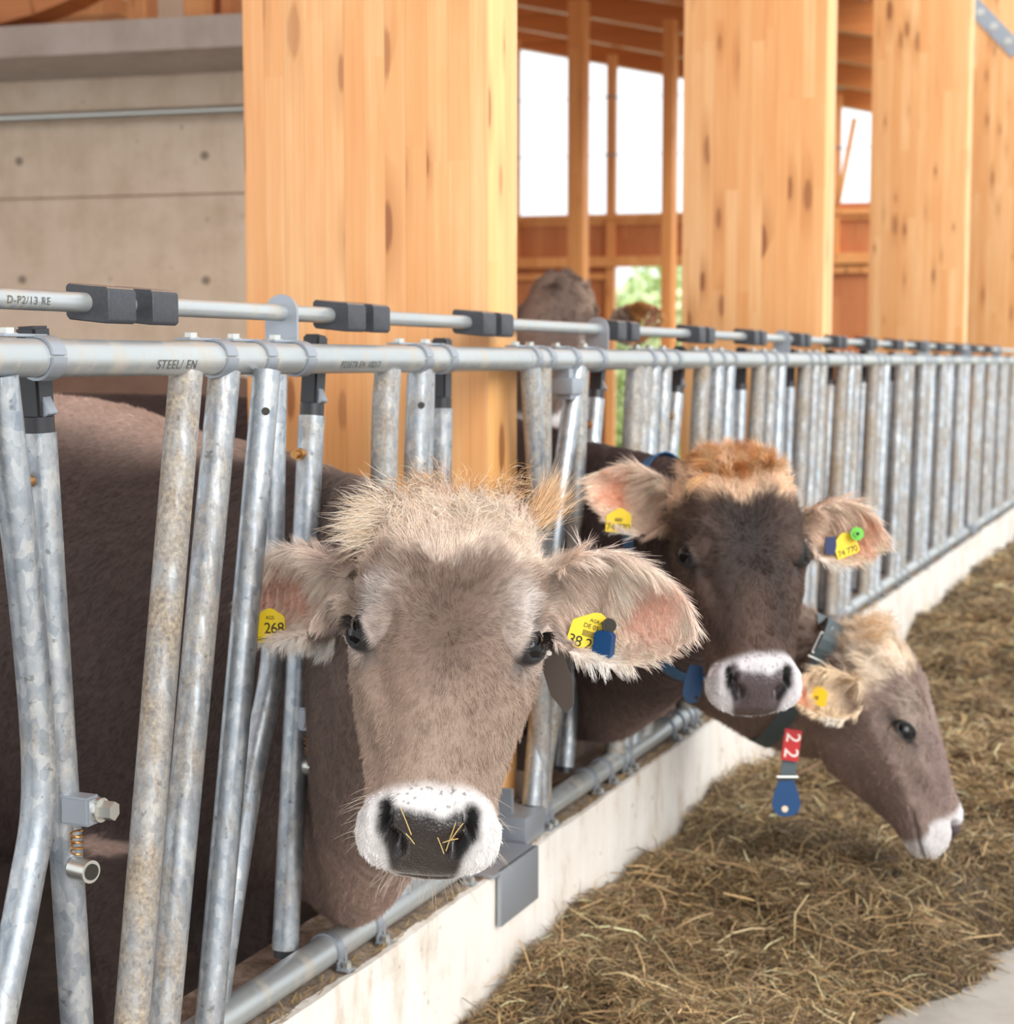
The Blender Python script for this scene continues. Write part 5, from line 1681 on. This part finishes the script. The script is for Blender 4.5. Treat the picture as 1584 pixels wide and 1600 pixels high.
def make_hay():
    xs = np.arange(.056, 3.0, .022); ys = np.concatenate([np.arange(1.9, 6.0, .022), np.arange(6.0, 12.0, .05)])
    X, Y = np.meshgrid(xs, ys); sh = X.shape
    Z = hay_h(X.ravel(), Y.ravel()).reshape(sh)
    Z += (.010 * vnoise(np.stack([X.ravel() * 45, Y.ravel() * 45, X.ravel() * 0], 1))).reshape(sh) * (Z > 0)
    V = np.stack([X.ravel(), Y.ravel(), Z.ravel()], 1).tolist()
    n = sh[1]
    Fc = [(j * n + i, j * n + i + 1, (j + 1) * n + i + 1, (j + 1) * n + i) for j in range(sh[0] - 1) for i in range(n - 1) if max(Z[j, i], Z[j + 1, i + 1], Z[j, i + 1], Z[j + 1, i]) > -.008]
    colr = [np.array(lin((92, 72, 46)))] * len(V)
    cols = [np.tile(np.array(lin((72, 58, 40))), (len(V), 1))]
    rg = np.random.default_rng(3)
    # strands
    def strands(cnt, y0, y1, lmin, lmax, wid, lift):
        y = y0 + (y1 - y0) * rg.random(cnt) ** 1.2
        x = .06 + rg.random(cnt) * (1.9 if y1 > 5 else 1.35)
        h = hay_h(x, y)
        ok = h > .0
        x, y, h = x[ok], y[ok], h[ok]; c = len(x)
        L = rg.uniform(lmin, lmax, c)
        az = rg.uniform(0, 2 * math.pi, c); el = rg.normal(0, .35, c)
        d = np.stack([np.cos(az) * np.cos(el), np.sin(az) * np.cos(el), np.sin(el)], 1)
        P0 = np.stack([x, y, h + rg.uniform(-.004, lift, c)], 1)
        side = unit_rows(np.cross(d, rg.normal(size=(c, 3)) * .5 + np.array((0, 0, 1.0))))
        bendv = rg.normal(size=(c, 3)) * .28; bendv[:, 2] = -np.abs(bendv[:, 2]) * .6
        w = wid * rg.uniform(.5, 1.5, c)
        V = np.empty((c, 8, 3)); 
        for i in range(4):
            t = i / 3 - .5
            p = P0 + d * (L * t)[:, None] + bendv * (L * t * t * 2)[:, None]
            V[:, 2 * i] = p + side * (w / 2)[:, None] * (1 if i in (1, 2) else .6); V[:, 2 * i + 1] = p - side * (w / 2)[:, None] * (1 if i in (1, 2) else .6)
        V[..., 0] = np.maximum(V[..., 0], .054)
        pal = np.array([lin(q) for q in ((188, 158, 112), (150, 122, 84), (126, 102, 72), (216, 194, 150), (104, 90, 60), (108, 80, 56), (142, 124, 90), (78, 62, 44))])
        cc = pal[rg.choice(8, c, p=[.16, .18, .19, .07, .13, .1, .09, .08])] * rg.uniform(.95, 1.9, c)[:, None]
        patch = 1 + .28 * vnoise(P0 * 5); cc = cc * patch[:, None]
        return V.reshape(-1, 3), np.repeat(cc, 8, 0), c
    F_ = [np.array(Fc)]
    off = len(V); VV = [np.array(V)]
    for args in ((130000, 2.15, 4.6, .02, .085, .0015, .024), (60000, 4.2, 7.5, .04, .11, .0026, .028), (24000, 7.0, 12.0, .06, .16, .0045, .03), (2600, 2.2, 4.6, .08, .17, .0030, .045)):
        v, c_, k = strands(*args)
        b = (np.arange(k) * 8)[:, None] + off
        for s_ in range(3):
            F_.append(np.hstack([b + 2 * s_, b + 2 * s_ + 1, b + 2 * s_ + 3, b + 2 * s_ + 2]))
        VV.append(v); cols.append(c_); off += len(v)
    V = np.vstack(VV); Fc = np.vstack(F_); cols = np.vstack(cols)
    me = bpy.data.meshes.new('hay')
    me.vertices.add(len(V)); me.vertices.foreach_set('co', V.ravel().astype(np.float32))
    me.loops.add(len(Fc) * 4); me.loops.foreach_set('vertex_index', Fc.ravel().astype(np.int32))
    me.polygons.add(len(Fc)); me.polygons.foreach_set('loop_start', (np.arange(len(Fc)) * 4).astype(np.int32)); me.polygons.foreach_set('loop_total', np.full(len(Fc), 4, np.int32))
    me.update(calc_edges=True)
    ca = me.attributes.new('straw', 'FLOAT_COLOR', 'POINT')
    ca.data.foreach_set('color', np.hstack([np.clip(cols, 0, 1), np.ones((len(cols), 1))]).ravel().astype(np.float32))
    k = NT('hay'); a = k.n('ShaderNodeAttribute'); a.attribute_name = 'straw'
    k.base(k.mix(k.math('MULTIPLY', k.noise(k.coord(), 60, 4), .4), a.outputs['Color'], (70, 52, 34), 'MULTIPLY')); k.rough(.6)
    me.materials.append(k.m)
    o = bpy.data.objects.new('hay', me); link(o)
    tag(o, 'loose brown hay heaped along the white curb on the alley floor', 'hay', kind='stuff')
make_hay()
# crumbs of hay and dirt on the ledge
def ledge_bits():
    rg = np.random.default_rng(9); m = MB()
    for _ in range(900):
        y = rg.uniform(1.6, 6.5); x = rg.uniform(.022, .046); L = rg.uniform(.006, .03); a = rg.uniform(0, math.pi)
        d = np.array((math.cos(a) * .6, math.sin(a), rg.uniform(-.1, .3))); w = np.array((-d[1], d[0], 0)) * .0011
        p = np.array((x, y, .3205)); q = p + d * L
        q[0] = min(max(q[0], .012), .05)
        m.add([p - w, p + w, q + w, q - w], [(0, 1, 2, 3)])
    o = m.build('straw_crumbs', m_plain('dry straw', (168, 138, 92), .7))
    tag(o, 'scattered straw crumbs lying on the dirty ledge of the curb', 'straw', kind='stuff')
ledge_bits()
